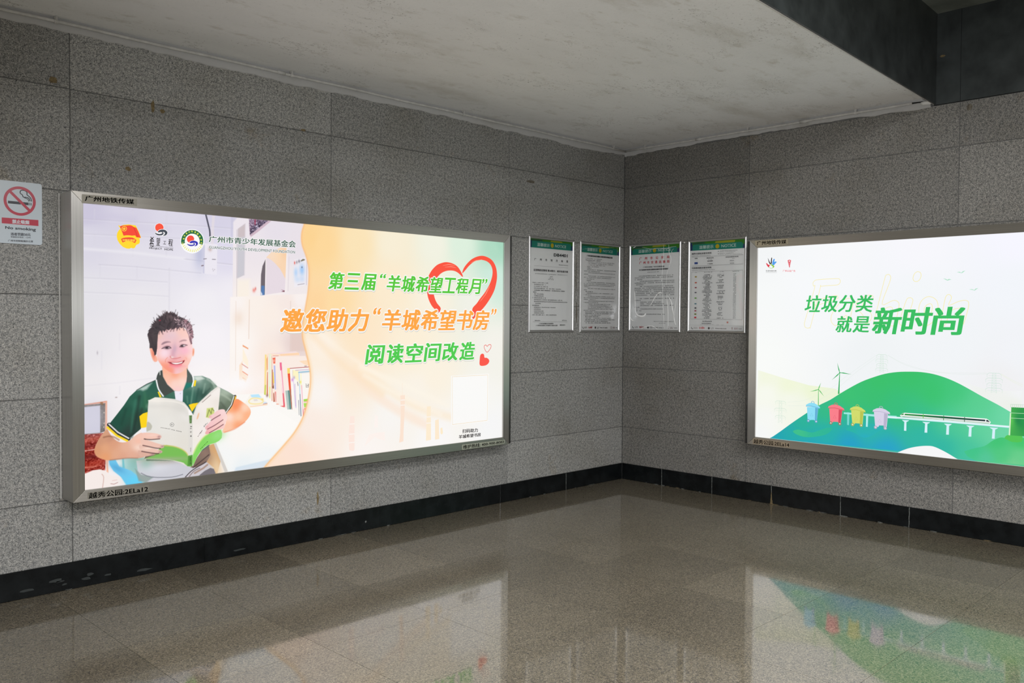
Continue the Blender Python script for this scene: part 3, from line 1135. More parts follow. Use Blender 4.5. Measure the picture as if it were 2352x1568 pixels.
A.pl(P("1058,454 1083,454"), 3, (200, 190, 200), .8)
A.pl(P("1062,448 1087,448"), 3, (200, 190, 200), .8)
# the row of books
for s, c in ((P("1151,756 1373,767 1400,752 1402,736 1195,737"), (253, 226, 206)), (P("1170,758 1373,767 1379,760 1248,752"), (242, 222, 226)),
             (P("1248,751 1396,756 1397,743 1255,739"), (253, 214, 176)),
             (P("1140,751 1151,750 1147,481 1134,485"), (251, 222, 140)), (P("1139,548 1149,548 1146,480 1134,485"), (203, 212, 90)),
             (P("1151,749 1164,751 1159,472 1151,474"), (252, 226, 198)), (P("1151,720 1160,739 1161,653 1153,640"), (240, 168, 116)), (P("1157,633 1161,633 1161,475 1153,486"), (206, 96, 66)),
             (P("1170,754 1186,753 1181,448 1167,465"), (236, 243, 214)), (P("1170,754 1175,754 1174,619 1169,619"), (226, 232, 226)), (P("1172,535 1181,535 1179,454 1171,465"), (244, 232, 150)),
             (P("1187,738 1219,739 1225,426 1187,439"), (252, 236, 224)), (P("1189,738 1192,738 1194,438 1189,440"), (226, 160, 130)),
             (P("1196,727 1217,729 1216,689 1202,689"), (238, 90, 66)), (P("1192,649 1198,649 1206,523 1192,525"), (196, 140, 110)), (P("1198,631 1203,631 1209,558 1200,557"), (246, 212, 90)),
             (P("1204,677 1216,675 1222,514 1213,515"), (178, 186, 240)), (P("1226,586 1230,586 1237,513 1229,514"), (200, 70, 80)),
             (P("1195,534 1205,544 1205,521 1197,521"), (120, 84, 76)), (P("1201,488 1208,496 1214,432 1202,431"), (190, 100, 76)), (P("1213,500 1222,499 1225,429 1219,430"), (232, 130, 124)),
             (P("1220,736 1447,734 1480,663 1478,652 1307,655 1322,378 1291,383 1223,416"), (251, 236, 227)), (P("1396,700 1466,705 1480,663 1446,671"), (253, 222, 190)),
             (P("1225,418 1245,415 1237,412 1223,414"), (240, 130, 96)), (P("1252,401 1283,401 1289,394 1283,390"), (232, 76, 70)),
             (P("1249,694 1263,694 1289,395 1277,394"), (246, 150, 176)), (P("1251,639 1260,640 1283,418 1279,415"), (252, 236, 236)), (P("1249,694 1263,694 1266,644 1253,642"), (240, 106, 146)), (P("1272,486 1279,486 1289,395 1279,394"), (236, 84, 96)),
             (P("1305,654 1326,655 1327,616 1308,616"), (252, 220, 112)), (P("1309,617 1327,618 1344,369 1331,406"), (238, 78, 46)), (P("1325,511 1334,510 1344,369 1332,394"), (186, 116, 90)),
             (P("1291,502 1324,503 1338,373 1307,373"), (176, 196, 190)), (P("1311,502 1324,503 1338,373 1324,373"), (98, 140, 134)),
             (P("1327,651 1482,658 1484,621 1485,503 1433,310 1399,327 1346,367"), (251, 247, 241)),
             (P("1348,639 1393,641 1393,555 1350,598"), (253, 244, 196)), (P("1349,581 1355,581 1378,378 1367,380"), (228, 214, 238)),
             (P("1393,623 1399,624 1415,319 1409,320"), (178, 212, 232)), (P("1402,473 1407,472 1415,320 1409,320"), (106, 124, 146)), (P("1391,432 1396,432 1400,328 1396,328"), (140, 150, 160)),
             (P("1408,617 1414,617 1419,506 1410,507"), (250, 246, 200)), (P("1413,534 1420,534 1433,310 1427,312"), (246, 182, 200)), (P("1427,368 1430,367 1433,310 1428,310"), (210, 70, 80)),
             (P("1432,435 1469,437 1465,420 1433,420"), (160, 216, 70)), (P("1432,409 1466,408 1463,380 1437,379"), (168, 220, 84)),
             (P("1435,375 1462,376 1455,359 1437,357"), (247, 150, 126)), (P("1437,353 1452,356 1440,325 1435,319"), (246, 140, 124))):
    A.pp(s, c, 3.2, .95)
for s, w, c in ((P("1327,652 1480,657"), 5, (182, 86, 90)), (P("1370,637 1483,640"), 5, (200, 176, 212)), (P("1394,623 1483,627"), 8, (140, 188, 216)), (P("1407,617 1483,620"), 3, (190, 200, 210)),
                (P("1348,639 1347,578"), 3, (214, 190, 170)), (P("1434,416 1467,416"), 4, (244, 140, 120)), (P("1360,543 1369,392"), 3, (196, 176, 214)), (P("1367,544 1374,392"), 3, (196, 176, 214)),
                (P("1199,740 1240,740"), 3, (206, 110, 100)), (P("1440,664 1454,664"), 5, (150, 140, 140)), (P("1385,556 1389,532"), 5, (120, 116, 120))):
    A.pl(s, w, c, .9)
for q, c in ((P("1206,708"), (252, 200, 180)), (P("1345,573"), (214, 140, 220)), (P("1358,588"), (190, 170, 200)), (P("1407,555"), (244, 232, 110)), (P("1156,477"), (150, 110, 110))):
    A.blob(q, 9, 12, c, .9)
# ---- the child
A.pp(P("139,160 214,159 310,153 355,137 353,-1 234,-0 206,48"), (176, 214, 214), 6)
A.blob(P("302,112"), 70, 90, (116, 178, 168), .8)
A.blob(P("185,133"), 40, 40, (236, 240, 240), .9)
A.pp(P("213,158 223,157 230,87 215,92"), (120, 196, 204), 5)
# desk and frame behind
A.pp(P("-9,321 122,319 117,100 -4,97"), (148, 46, 36), 5, noise=26)
A.blob(P("46,288"), 90, 14, (196, 82, 60), .6, 5)
A.blob(P("33,250"), 110, 12, (110, 26, 26), .7, 5)
A.blob(P("45,188"), 110, 16, (96, 20, 22), .7, 3)
A.blob(P("61,151"), 100, 14, (186, 66, 48), .6, 5)
A.blob(P("27,131"), 80, 12, (200, 90, 70), .6, 5)
A.pl(P("-2,225 25,225 58,228"), 5, (240, 190, 176), .8)
A.pl(P("-2,130 31,127 65,128"), 4, (226, 150, 130), .7)
A.pp(P("-7,493 127,505 130,496 -5,484"), (226, 140, 108), 4)
A.pp(P("117,498 130,504 129,338 116,328"), (238, 170, 140), 4)
A.pp(P("-6,488 119,492 116,328 89,320 -7,319"), (90, 82, 74), 4, noise=7)
A.pp(P("-5,476 90,480 90,322 -5,322"), (205, 204, 220), 5)
A.blob(P("44,415"), 110, 120, (214, 212, 226), .7)
A.pp(P("90,499 103,501 110,487 101,482 92,488"), (150, 110, 80), 4, .8)
for q in (P("112,437"), P("112,375"), P("110,353")):
    A.blob(q, 3.5, 4, (236, 226, 210), .9)
A.pp(P("118,169 132,166 135,82 124,91"), (246, 186, 158), 4)
A.pp(P("-1,93 40,107 86,109 115,97 145,67 196,52 230,3 -1,0"), (246, 235, 231), 5)
A.pl(P("98,79 108,58 101,-3"), 4, (196, 150, 140), .7, curve=3)
A.pl(P("-1,93 40,106"), 5, (196, 96, 90), .7)
A.pl(P("148,17 165,12 187,19"), 4, (170, 120, 120), .7)
A.pl(P("157,34 183,35"), 3, (220, 170, 166), .7)
A.pp(P("137,154 175,156 196,113 265,80 303,43 332,-2 237,-2 207,48 163,90 141,130"), (112, 199, 238), 4, curve=0)
A.blob(P("185,103"), 60, 20, (88, 168, 214), .8, -35)
A.blob(P("286,16"), 60, 40, (96, 214, 250), .7)
# trousers and shirt hem
A.pp(P("295,136 752,119 760,86 794,-3 595,-3 353,-3 309,36"), (205, 205, 213), 5)
A.blob(P("415,92"), 120, 50, (222, 224, 232), .8)
A.blob(P("493,115"), 160, 26, (176, 168, 158), .7)
A.blob(P("355,122"), 50, 50, (150, 190, 176), .7)
A.pp(P("287,91 324,49 399,25 353,-3 308,13"), (140, 156, 150), 8, .8)
A.pl(P("324,58 384,27 507,11 579,19"), 5, (120, 122, 132), .8, curve=3)
A.pp(P("749,185 786,192 823,101 828,74 806,-1 792,-0 780,39 734,80 759,117"), (214, 164, 112), 4)
A.blob(P("804,32"), 45, 110, (240, 214, 176), .8, 20)
A.pp(P("781,193 797,194 877,2 855,-0"), (214, 208, 202), 4)
A.pp(P("629,56 703,158 749,187 760,121 734,80 697,57 656,53"), (128, 106, 96), 4)
A.blob(P("721,139"), 40, 90, (150, 124, 110), .7, 40)
A.pl(P("645,54 697,88 748,123"), 8, (70, 56, 54), .7, curve=3)
A.pp(P("593,-1 656,48 734,75 759,50 683,1"), (206, 200, 206), 4, .9)
A.pl(P("592,-3 629,30 674,55 730,80"), 6, (72, 62, 66), .9, curve=3)
A.pl(P("619,0 651,31 688,45"), 7, (130, 112, 110), .7, curve=3)
A.pp(P("681,-2 720,24 759,39 782,30 794,-1 747,-2"), (120, 114, 120), 4)
A.pl(P("656,18 711,42 739,61"), 12, (168, 138, 122), .8)
# shirt
shirt = P("420,616 360,592 299,558 259,522 226,473 180,415 134,359 166,316 246,267 327,328 356,213 355,129 620,101 752,183 815,406 873,378 930,484 878,518 806,555 758,604 707,626 650,626 609,580 529,541 467,541")
A.pp(shirt, (42, 92, 76), 4)
A.wash([(p, c) for p, c in zip(P("390,575 330,563 292,505 255,447 188,377 260,297 313,398 299,482 359,471 624,509 666,578 731,583 773,557 706,513 848,473 891,446 839,409 608,447 674,609 806,539 857,513"),
       [(46, 96, 80), (56, 104, 88), (40, 92, 74), (38, 86, 70), (36, 80, 66), (44, 64, 58), (44, 72, 60), (56, 112, 92), (50, 100, 74), (54, 104, 90), (96, 132, 118), (110, 140, 126), (86, 112, 98), (52, 86, 76), (130, 144, 126), (112, 126, 106), (92, 104, 88), (44, 96, 82), (206, 218, 208), (170, 186, 170), (176, 190, 172)])], 1.0, 3.2, shirt)
for s, w, c, a in ((P("292,497 276,401 268,311"), 14, (58, 116, 96), .6), (P("236,448 210,361"), 16, (34, 70, 58), .6), (P("315,518 298,399 267,281"), 18, (34, 54, 48), .55),
                   (P("329,442 312,338"), 16, (44, 64, 52), .6), (P("345,547 355,456"), 14, (64, 120, 90), .5), (P("648,559 633,454"), 7, (124, 164, 146), .8), (P("608,502 612,463"), 6, (106, 150, 130), .7),
                   (P("725,575 713,520"), 8, (150, 176, 160), .7), (P("773,581 794,540"), 8, (180, 196, 182), .7), (P("682,545 664,460"), 12, (40, 78, 70), .6), (P("756,542 706,497"), 12, (50, 76, 68), .6),
                   (P("831,506 874,479 895,462"), 8, (186, 198, 178), .7), (P("831,450 864,407"), 10, (84, 94, 80), .6), (P("740,606 790,572"), 12, (200, 212, 200), .6)):
    A.pl(s, w, c, a, soft=14, curve=3)
A.pp(P("299,558 360,587 391,598 360,561 337,553 319,560"), (206, 222, 214), 14, .85)
A.pp(P("656,619 699,624 723,607 674,599"), (220, 228, 220), 9, .8)
A.pl(P("420,616 360,592 299,558"), 4, (60, 66, 64), .8)
# sleeve trims
A.pl(P("144,372 191,319 256,276"), 6, (222, 226, 226), .0)
A.pl(P("139,365 187,312 251,271"), 22, (44, 48, 46), 1)
A.pl(P("139,368 189,316 252,274"), 7, (236, 238, 240), 1)
A.pl(P("131,349 184,296 243,260"), 12, (250, 214, 40), 1)
A.pl(P("927,484 908,430 869,378"), 20, (48, 42, 42), 1)
A.pl(P("920,485 901,431 864,383"), 6, (244, 244, 240), 1)
A.pl(P("932,483 915,427 876,376"), 9, (252, 200, 60), 1)
# yellow chest band, placket
A.pp(P("315,401 336,416 364,423 362,329 324,328"), (252, 212, 30), 3.5)
A.pp(P("323,329 362,332 361,296 330,297"), (238, 238, 246), 4)
A.pp(P("618,450 648,457 682,459 660,432 639,405"), (253, 212, 36), 3.5)
A.pp(P("528,541 583,544 580,471 536,481"), (240, 236, 247), 4)
A.blob(P("565,523"), 3, 3, (150, 140, 150), .8)
# neck and collar
A.pp(P("453,691 614,689 608,596 585,544 557,538 525,544 483,586 458,633"), (253, 212, 196), 5)
A.wash([(p, c) for p, c in zip(P("468,671 530,646 586,659 483,617 530,584 577,590 468,633 545,548"), [(252, 176, 142), (250, 158, 124), (252, 196, 170), (252, 196, 172), (253, 216, 204), (252, 222, 208), (250, 190, 160), (250, 206, 208)])], .9, 3, P("453,691 614,689 608,596 585,544 557,538 525,544 483,586 458,633"))
A.pp(P("433,666 454,673 458,633 484,584 528,541 460,510 428,554 415,613 422,642"), (72, 78, 74), 4)
A.pl(P("417,613 430,558 459,513"), 8, (244, 246, 246), 1, curve=3)
A.pl(P("430,661 439,667 440,645"), 5, (230, 234, 230), .8)
A.pp(P("425,541 433,542 449,508 437,507"), (252, 216, 30), 3.5)
A.pp(P("607,679 638,634 650,600 641,565 585,542 603,588 608,627"), (86, 98, 92), 4)
A.pp(P("603,588 645,586 641,565 586,542"), (30, 128, 112), 14, .85)
A.pl(P("648,622 650,594 641,563"), 9, (246, 248, 246), 1)
A.pp(P("656,602 668,600 662,564 649,564"), (250, 216, 40), 3.5)
# ears, face
A.pp(P("377,811 392,808 405,781 419,757 425,737 422,727 408,724 396,737 386,766"), (251, 182, 158), 4, curve=3)
A.blob(P("399,771"), 10, 34, (226, 116, 92), .7, 12)
A.pp(P("643,798 656,797 655,769 648,752 641,760"), (252, 200, 180), 4, curve=3)
A.blob(P("648,779"), 6, 22, (238, 130, 90), .8)
face = smooth_pts(P("423,858 427,892 444,919 513,936 584,932 615,891 633,856 641,821 644,786 640,752 627,717 609,687 581,660 545,647 514,652 483,669 456,692 437,719 425,743 420,791"), 3)
A.pp(face, (252, 212, 200), 5)
A.wash([(p, c) for p, c in zip(P("437,878 478,892 520,891 569,905 601,891 451,851 526,850 604,843 625,804 433,807 467,780 498,789 526,778 547,788 589,788 628,752 436,757 459,729 483,694 510,666 545,661 581,677 610,711 518,734 560,736 497,735 599,735 456,705 546,689"),
       [(240, 196, 182), (240, 198, 196), (240, 204, 206), (250, 204, 192), (252, 208, 198), (240, 200, 204), (242, 198, 200), (252, 214, 212), (255, 228, 220), (250, 200, 190), (248, 216, 224), (232, 186, 196), (204, 150, 170), (236, 190, 200), (250, 194, 206), (255, 226, 216), (250, 180, 160), (252, 178, 158), (251, 152, 124), (250, 150, 124), (248, 208, 216), (252, 200, 186), (253, 206, 190), (240, 160, 160), (244, 176, 180), (246, 156, 146), (252, 186, 170), (251, 166, 140), (250, 170, 178)])], 1.0, 3.4, face)
A.blob(P("467,769"), 62, 50, (252, 226, 236), .75, sel=face)
A.blob(P("593,791"), 56, 36, (252, 184, 204), .6, sel=face)
A.blob(P("524,770"), 17, 34, (206, 152, 170), .7, -12)
A.blob(P("531,799"), 14, 40, (196, 166, 186), .7)
A.blob(P("547,768"), 34, 34, (246, 200, 206), .6)
A.blob(P("514,747"), 12, 8, (252, 240, 232), .9)
A.blob(P("567,753"), 20, 12, (250, 196, 190), .6)
A.pl(P("503,755 508,745 525,741 546,742 567,747"), 7, (214, 116, 116), .55, curve=3)
A.blob(P("499,878"), 56, 34, (224, 198, 212), .45)
A.pl(P("474,720 473,732 478,740 486,748"), 4, (232, 128, 104), .5, curve=3)
A.pl(P("605,734 604,740 600,746"), 4, (244, 158, 136), .5, curve=3)
A.blob(P("469,695"), 50, 24, (250, 150, 118), .4, -30, sel=face)
# brows, eyes
A.pp(P("448,828 457,840 474,847 495,847 506,841 492,840 474,835 457,827"), (148, 116, 128), 8, .85, curve=3)
A.pp(P("559,842 572,853 593,857 607,852 600,848 583,847 568,842"), (172, 134, 142), 8, .8, curve=3)
A.blob(P("478,813"), 52, 14, (228, 186, 194), .7)
A.blob(P("586,826"), 46, 14, (244, 200, 204), .7)
A.pp(P("450,803 467,812 488,816 502,812 509,805 493,802 471,803"), (128, 100, 110), 4, .9, curve=3)
A.blob(P("484,808"), 15, 10, (52, 40, 48), .95)
A.pp(P("562,810 569,820 582,826 600,825 611,821 595,814 577,810"), (156, 120, 128), 4, .85, curve=3)
A.blob(P("579,818"), 14, 10, (50, 40, 48), .95)
A.blob(P("590,820"), 9, 5, (246, 236, 240), .95)
A.blob(P("495,808"), 7, 4, (210, 190, 200), .9)
A.blob(P("467,807"), 7, 3, (200, 180, 190), .7)
A.pl(P("450,803 467,812 488,817 503,812 509,805"), 3.4, (84, 62, 70), .8, curve=3)
A.pl(P("562,811 570,820 584,826 604,824 611,821"), 3.4, (94, 70, 76), .8, curve=3)
A.pl(P("457,814 478,822 502,819"), 3.5, (196, 146, 156), .6, curve=3)
# mouth
A.pp(P("489,720 508,719 539,716 567,720 593,729 587,716 570,705 542,701 511,706"), (140, 44, 56), 4.5, .95, curve=3)
A.pp(P("510,718 525,716 546,715 567,718 581,723 576,713 560,708 542,705 521,709"), (254, 243, 240), 4, 1, curve=3)
A.pl(P("488,721 511,719 542,717 571,722 593,729"), 4.5, (216, 106, 106), .6, curve=3)
A.pl(P("504,704 525,698 546,696 570,701"), 12, (246, 122, 132), .75, soft=8, curve=3)
A.blob(P("542,692"), 60, 10, (250, 150, 164), .6)
# hair
hair = P("377,808 378,832 371,862 365,892 374,906 370,913 382,926 402,936 388,955 406,954 394,967 411,959 403,976 425,965 420,993 428,983 436,980 432,1008 445,993 454,997 459,1017 469,1012 484,1033 494,1017 505,1031 514,1016 528,1023 538,1007 546,1011 553,996 575,993 596,984 612,972 632,953 643,939 639,928 649,905 646,884 651,870 637,856 642,831 634,826 625,854 619,884 607,910 601,926 584,936 573,927 563,936 548,919 541,932 527,922 513,919 510,929 494,915 479,922 468,905 458,916 453,897 444,912 436,911 428,892 425,858 422,804 416,769 407,762 404,781 392,808")
A.pp(hair, (76, 66, 70), 4)
hs = hair
A.wash([(p, c) for p, c in zip(P("393,892 393,842 409,808 445,953 462,977 493,994 496,953 528,977 556,960 584,953 605,960 619,925 629,891 636,856 411,926 549,994 514,1014"),
       [(82, 72, 74), (76, 68, 70), (66, 58, 62), (70, 62, 66), (74, 66, 70), (92, 80, 82), (74, 64, 68), (84, 72, 76), (92, 78, 86), (84, 68, 78), (140, 112, 120), (168, 132, 142), (190, 150, 158), (150, 110, 120), (66, 60, 64), (132, 104, 110), (120, 96, 98)])], .9, 3.4, hs)
rh = random.Random(3)
for q, a in ((P("528,1001 533,994 536,994"), 0), (P("545,984 556,977 561,970"), 0), (P("556,994 570,984 575,979"), 0), (P("538,963 549,960 554,967"), 0), (P("584,977 595,969 602,960"), 0), (P("602,974 616,960 621,950"), 0),
             (P("577,960 584,950 584,941"), 0), (P("594,953 601,939 605,926"), 0), (P("612,946 624,932 630,919"), 0), (P("619,919 628,901 633,887"), 0), (P("626,943 637,932 642,925"), 0), (P("629,905 638,891 642,877"), 0),
             (P("612,919 620,898 627,877"), 0), (P("563,979 580,969 587,960"), 0), (P("556,950 561,948 563,950"), 0), (P("531,984 542,977 545,974"), 0), (P("635,877 642,859 645,846"), 0), (P("549,998 563,991 570,988"), 0)):
    A.pl(q, 5.5, (236, 204, 210), .8, soft=4)
for q in (P("438,949 445,983 456,994"), P("465,960 473,994 483,1017"), P("421,919 411,936 401,946"), P("500,936 503,960 500,984"), P("486,926 493,953 514,967"), P("527,932 535,953 549,960"), P("390,859 380,886 373,896"), P("396,832 390,859 381,879")):
    A.pl(q, 7, (52, 46, 50), .6, soft=6)
for q in (P("451,905 456,895 458,892"), P("479,919 485,905"), P("510,926 508,912 505,909"), P("545,929 545,914"), P("559,932 562,919"), P("584,932 590,915"), P("438,911 435,892"), P("527,924 524,910")):
    A.pl(q, 7, (110, 84, 88), .6, soft=6)
crown = P("527,905")[0]
rim = smooth_pts(P("377,825 373,862 368,892 373,912 385,933 394,953 408,966 425,983 440,997 459,1010 483,1023 508,1023 532,1016 553,1001 577,991 602,977 623,960 637,943 644,918 647,891 647,870"), 8, False)
rim = [(crown[0] + (x - crown[0]) * 0.94, crown[1] + (y - crown[1]) * 0.95) for x, y in rim]
for i, (x, y) in enumerate(rim):
    dx, dy = x - crown[0], y - crown[1]
    L = math.hypot(dx, dy)
    for s in range(2):
        a = math.atan2(dy, dx) + rh.uniform(-0.5, 0.5) + 0.25
        ln = rh.uniform(6, 17)
        x0, y0 = x + rh.uniform(-8, 8) - dx / L * 9, y + rh.uniform(-6, 6) - dy / L * 9
        right_side = x > crown[0] + 60
        A.pl([(x0, y0), (x0 + math.cos(a) * ln * 0.6, y0 + math.sin(a) * ln * 0.6), (x0 + math.cos(a - 0.2) * ln, y0 + math.sin(a - 0.2) * ln)], 3.4, (170, 128, 138) if right_side and rh.random() < 0.6 else (74, 64, 68), 0.8, soft=3)
for k in range(150):
    x, y = rh.uniform(-150, 170), rh.uniform(-10, 150)
    q = (crown[0] + x, crown[1] + y)
    a = math.atan2(y + 40, x) + rh.uniform(-0.5, 0.5)
    ln = rh.uniform(14, 34)
    col = (214, 180, 188) if x > 20 and rh.random() < 0.55 else ((54, 47, 51) if rh.random() < 0.6 else (104, 92, 94))
    if A._cov(np.array([[q[0]]]), np.array([[q[1]]]), hair, 2.0)[0, 0] > 0.9:
        A.pl([q, (q[0] + math.cos(a) * ln, q[1] + math.sin(a) * ln)], 3.0, col, 0.6, soft=4)
A.blob(P("440,975"), 6, 5, (190, 50, 70), .8)
# left arm, sleeve shadow, hand
arm = smooth_pts(P("128,338 97,306 73,268 58,228 62,199 78,180 116,161 146,156 189,156 241,158 303,150 339,153 353,161 345,239 336,297 296,289 251,256 199,256 160,287 139,320"), 3)
A.pp(arm, (224, 164, 130), 4)
A.wash([(p, c) for p, c in zip(P("118,313 88,271 74,220 117,233 116,176 160,256 181,187 233,222 215,170 286,244 277,173 322,264 322,205 321,169 147,279"),
       [(214, 160, 128), (206, 150, 120), (216, 152, 112), (228, 168, 128), (232, 160, 112), (222, 160, 128), (226, 170, 138), (230, 178, 152), (222, 164, 138), (240, 196, 176), (226, 172, 148), (244, 200, 184), (240, 200, 184), (216, 164, 144), (198, 142, 116)])], 1.0, 3.2, arm)
A.pl(P("109,293 139,297 169,288 195,270"), 8, (140, 92, 70), .7, curve=3, soft=8)
A.pl(P("144,156 197,157 250,156 303,150"), 6, (150, 104, 86), .6, soft=8, curve=3)
A.blob(P("309,251"), 26, 20, (246, 190, 168), .7)
A.blob(P("308,215"), 34, 22, (250, 220, 204), .7)
# the book: back cover, spine, front cover
A.pp(P("370,492 409,509 458,503 532,490 589,466 616,433 628,399 648,383 644,67 609,66 567,92 514,113 432,129 342,142 353,247 357,323"), (231, 228, 221), 4)
A.wash([(p, c) for p, c in zip(P("394,455 479,463 566,444 380,351 478,343 587,335 477,236 586,226 415,501 605,377"), [(232, 229, 223), (230, 226, 219), (222, 218, 212), (229, 227, 222), (233, 230, 224), (228, 224, 217), (231, 226, 218), (228, 223, 214), (244, 238, 230), (234, 230, 226)])], .9, 3, P("370,492 409,509 458,503 532,490 589,466 616,433 628,399 648,383 644,67 609,66 567,92 514,113 432,129 342,142 353,247 357,323"))
A.pl(P("370,492 415,487 501,480 571,461 606,433 619,400"), 7, (246, 240, 232), .7, curve=4, soft=5)
A.pl(P("372,457 479,450 570,427 610,394"), 26, (216, 212, 206), .35, curve=4, soft=24)
A.pp(P("617,429 633,410 648,383 648,382 618,384"), (249, 246, 244), 4)
A.pp(smooth_pts(P("344,144 356,151 411,174 459,212 498,207 533,196 572,177 599,155 614,132 630,134 645,134 644,67 609,67 585,90 549,104 497,120 411,134"), 2), (122, 190, 88), 4)
A.pl(P("460,211 520,200 572,178 603,151 614,132"), 7, (214, 200, 110), .8, curve=3, soft=6)
A.blob(P("454,127"), 190, 16, (170, 176, 150), .7, -4)
A.pp(P("342,142 352,161 399,158 433,164 369,149"), (106, 96, 84), 5, .9)
A.pp(P("614,132 645,134 644,67 609,67"), (88, 152, 62), 5)
A.pp(P("618,384 648,383 645,134 614,133"), (224, 220, 214), 6, .8)
A.pp(P("621,383 639,383 637,332 623,334"), (112, 148, 92), 4)
A.pl(P("648,382 644,67"), 5, (248, 246, 240), .9)
A.pp(smooth_pts(P("360,361 376,358 388,341 390,331 383,314 369,309 357,309"), 3), (188, 186, 170), 4, .9)
fc = P("648,383 669,442 685,459 724,492 766,527 811,555 826,541 819,469 812,401 832,271 835,223 794,196 744,187 706,162 670,117 645,66")
A.pp(fc, (243, 235, 230), 4)
A.wash([(p, c) for p, c in zip(P("668,372 724,434 799,514 699,282 770,387 658,198 808,451"), [(238, 230, 224), (245, 238, 232), (246, 240, 235), (243, 236, 232), (244, 235, 228), (240, 235, 226), (238, 230, 222)])], .9, 3, fc)
A.pl(P("651,391 678,446 724,487 771,522 811,550"), 9, (222, 216, 208), .6, curve=3, soft=8)
A.pl(P("706,460 762,503"), 4, (120, 100, 96), .7)
A.pp(smooth_pts(P("645,67 645,137 671,192 708,235 741,256 787,268 830,276 835,223 794,196 744,187 706,162 670,117"), 2), (136, 216, 100), 4)
A.blob(P("810,241"), 60, 40, (160, 226, 140), .7, 20)
A.pl(P("648,146 676,196 713,239 741,256"), 10, (226, 232, 160), .7, curve=3, soft=8)
A.pp(P("736,420 779,422 788,381 751,357 730,363"), (204, 216, 120), 6, .9)
A.pl(P("737,367 751,411 765,383 770,418 784,400"), 5, (120, 130, 70), .8)
A.pp(smooth_pts(P("669,359 678,389 686,395 684,375 675,356"), 3), (240, 190, 150), 4, .9)
# right forearm and hand over the cover
arm2 = smooth_pts(P("932,468 986,440 1030,400 1034,359 994,312 924,277 842,257 864,318 869,379 903,413"), 3)
A.pp(arm2, (253, 206, 178), 4)
A.wash([(p, c) for p, c in zip(P("943,443 995,407 1012,356 951,353 890,357 872,285 950,295 899,405 925,420"), [(252, 150, 100), (254, 216, 190), (253, 180, 136), (254, 208, 176), (254, 224, 210), (252, 200, 170), (250, 166, 120), (252, 170, 120), (250, 140, 92)])], 1.0, 3.2, arm2)
A.pl(P("854,258 924,273 994,312"), 7, (236, 130, 90), .6, curve=3, soft=8)
hand2 = smooth_pts(P("812,403 850,405 862,385 874,349 858,314 849,283 797,276 743,256 724,263 734,279 725,293 728,305 750,326 769,345 753,358 755,370 779,382"), 3)
A.pp(hand2, (249, 212, 214), 4)
A.wash([(p, c) for p, c in zip(P("840,387 783,368 816,353 769,321 825,316 750,287 806,287 741,265 859,341"), [(250, 218, 218), (244, 204, 206), (246, 200, 200), (246, 200, 202), (247, 202, 196), (242, 190, 192), (248, 200, 186), (236, 166, 164), (253, 224, 214)])], .9, 3, hand2)
for q in (P("826,372 788,354 765,341"), P("844,339 788,308 741,288"), P("846,309 797,283 752,263")):
    A.pl(q, 6, (120, 76, 84), .8, curve=3, soft=4)
for q in (P("739,303"), P("738,272"), P("758,366")):
    A.blob(q, 10, 8, (240, 176, 180), .8)
# fingers of the left hand over the back cover
for pts, c in ((P("332,298 368,297 413,289 441,276 447,264 436,255 395,257 345,264"), (244, 200, 184)), (P("322,264 367,251 417,230 454,214 462,201 449,196 412,202 367,215 331,227"), (238, 196, 180)),
               (P("313,228 358,215 412,194 447,181 450,169 430,166 385,174 326,191"), (234, 194, 178)), (P("308,197 353,179 407,167 394,159 353,156 317,159"), (222, 176, 158))):
    A.pp(smooth_pts(pts, 3), c, 4)
for q, r in ((P("432,267"), 12), (P("452,206"), 13), (P("439,174"), 12), (P("394,163"), 16)):
    A.blob(q, r, 9, (172, 132, 134), .8)
A.blob(P("395,280"), 40, 8, (250, 212, 200), .7)
A.blob(P("367,203"), 40, 7, (252, 226, 212), .7)
for q in (P("343,262 376,255 418,254 436,254"), P("335,224 367,214 412,200 440,195"), P("328,189 366,178 412,167 430,165")):
    A.pl(q, 6, (92, 62, 62), .85, curve=3, soft=4)
# ---- right part of the poster: peach to mint field inside the wave
wave = smooth_pts(P("1456,1711 1439,1643 1418,1575 1421,1500 1454,1416 1475,1322 1469,1188 1452,1092 1430,977 1423,873 1450,767 1478,661 1487,564 1469,440 1430,317 1365,217 1279,130 1133,-6 1112,-59"), 5, False)
right = wave + P("1429,-421 4743,-940 4709,2367 1653,2003")
wash_r = [(p, c) for p, c in zip(P("1483,1550 1580,1512 1684,1089 1542,1087 2179,1550 2597,1577 2866,1595 3248,1584 3297,1623 3248,1332 3006,1111 2596,1172 2178,1259 1904,840 1791,592 1576,814 1574,478 1502,239 2175,250 2596,561 3055,294 2382,769 1364,70 2596,49 3202,103 1977,8 3250,754 2424,434 1231,-35 1870,1530"),
       [(252, 212, 148), (253, 216, 156), (253, 220, 166), (253, 214, 160), (248, 238, 214), (242, 242, 226), (222, 240, 222), (176, 220, 196), (166, 214, 190), (206, 234, 220), (240, 240, 230), (248, 240, 222), (251, 234, 206), (252, 230, 200), (252, 234, 212), (252, 240, 226), (250, 244, 239), (250, 236, 226), (248, 245, 241), (251, 241, 224), (248, 246, 242), (251, 238, 214), (252, 226, 210), (249, 247, 246), (246, 246, 246), (251, 245, 241), (243, 241, 233), (250, 242, 230), (252, 226, 206), (251, 228, 184)])]
A.wash(wash_r, 1.0, 3.0, right)
A.pl(wave, 9, (249, 186, 126), .9, soft=10)
A.pl([(x + 8, y) for x, y in wave], 22, (253, 208, 150), .4, soft=24)
LO = P("-1,1640 3337,1640 3337,0 -0,0")
W_, H_ = 3340, 1640
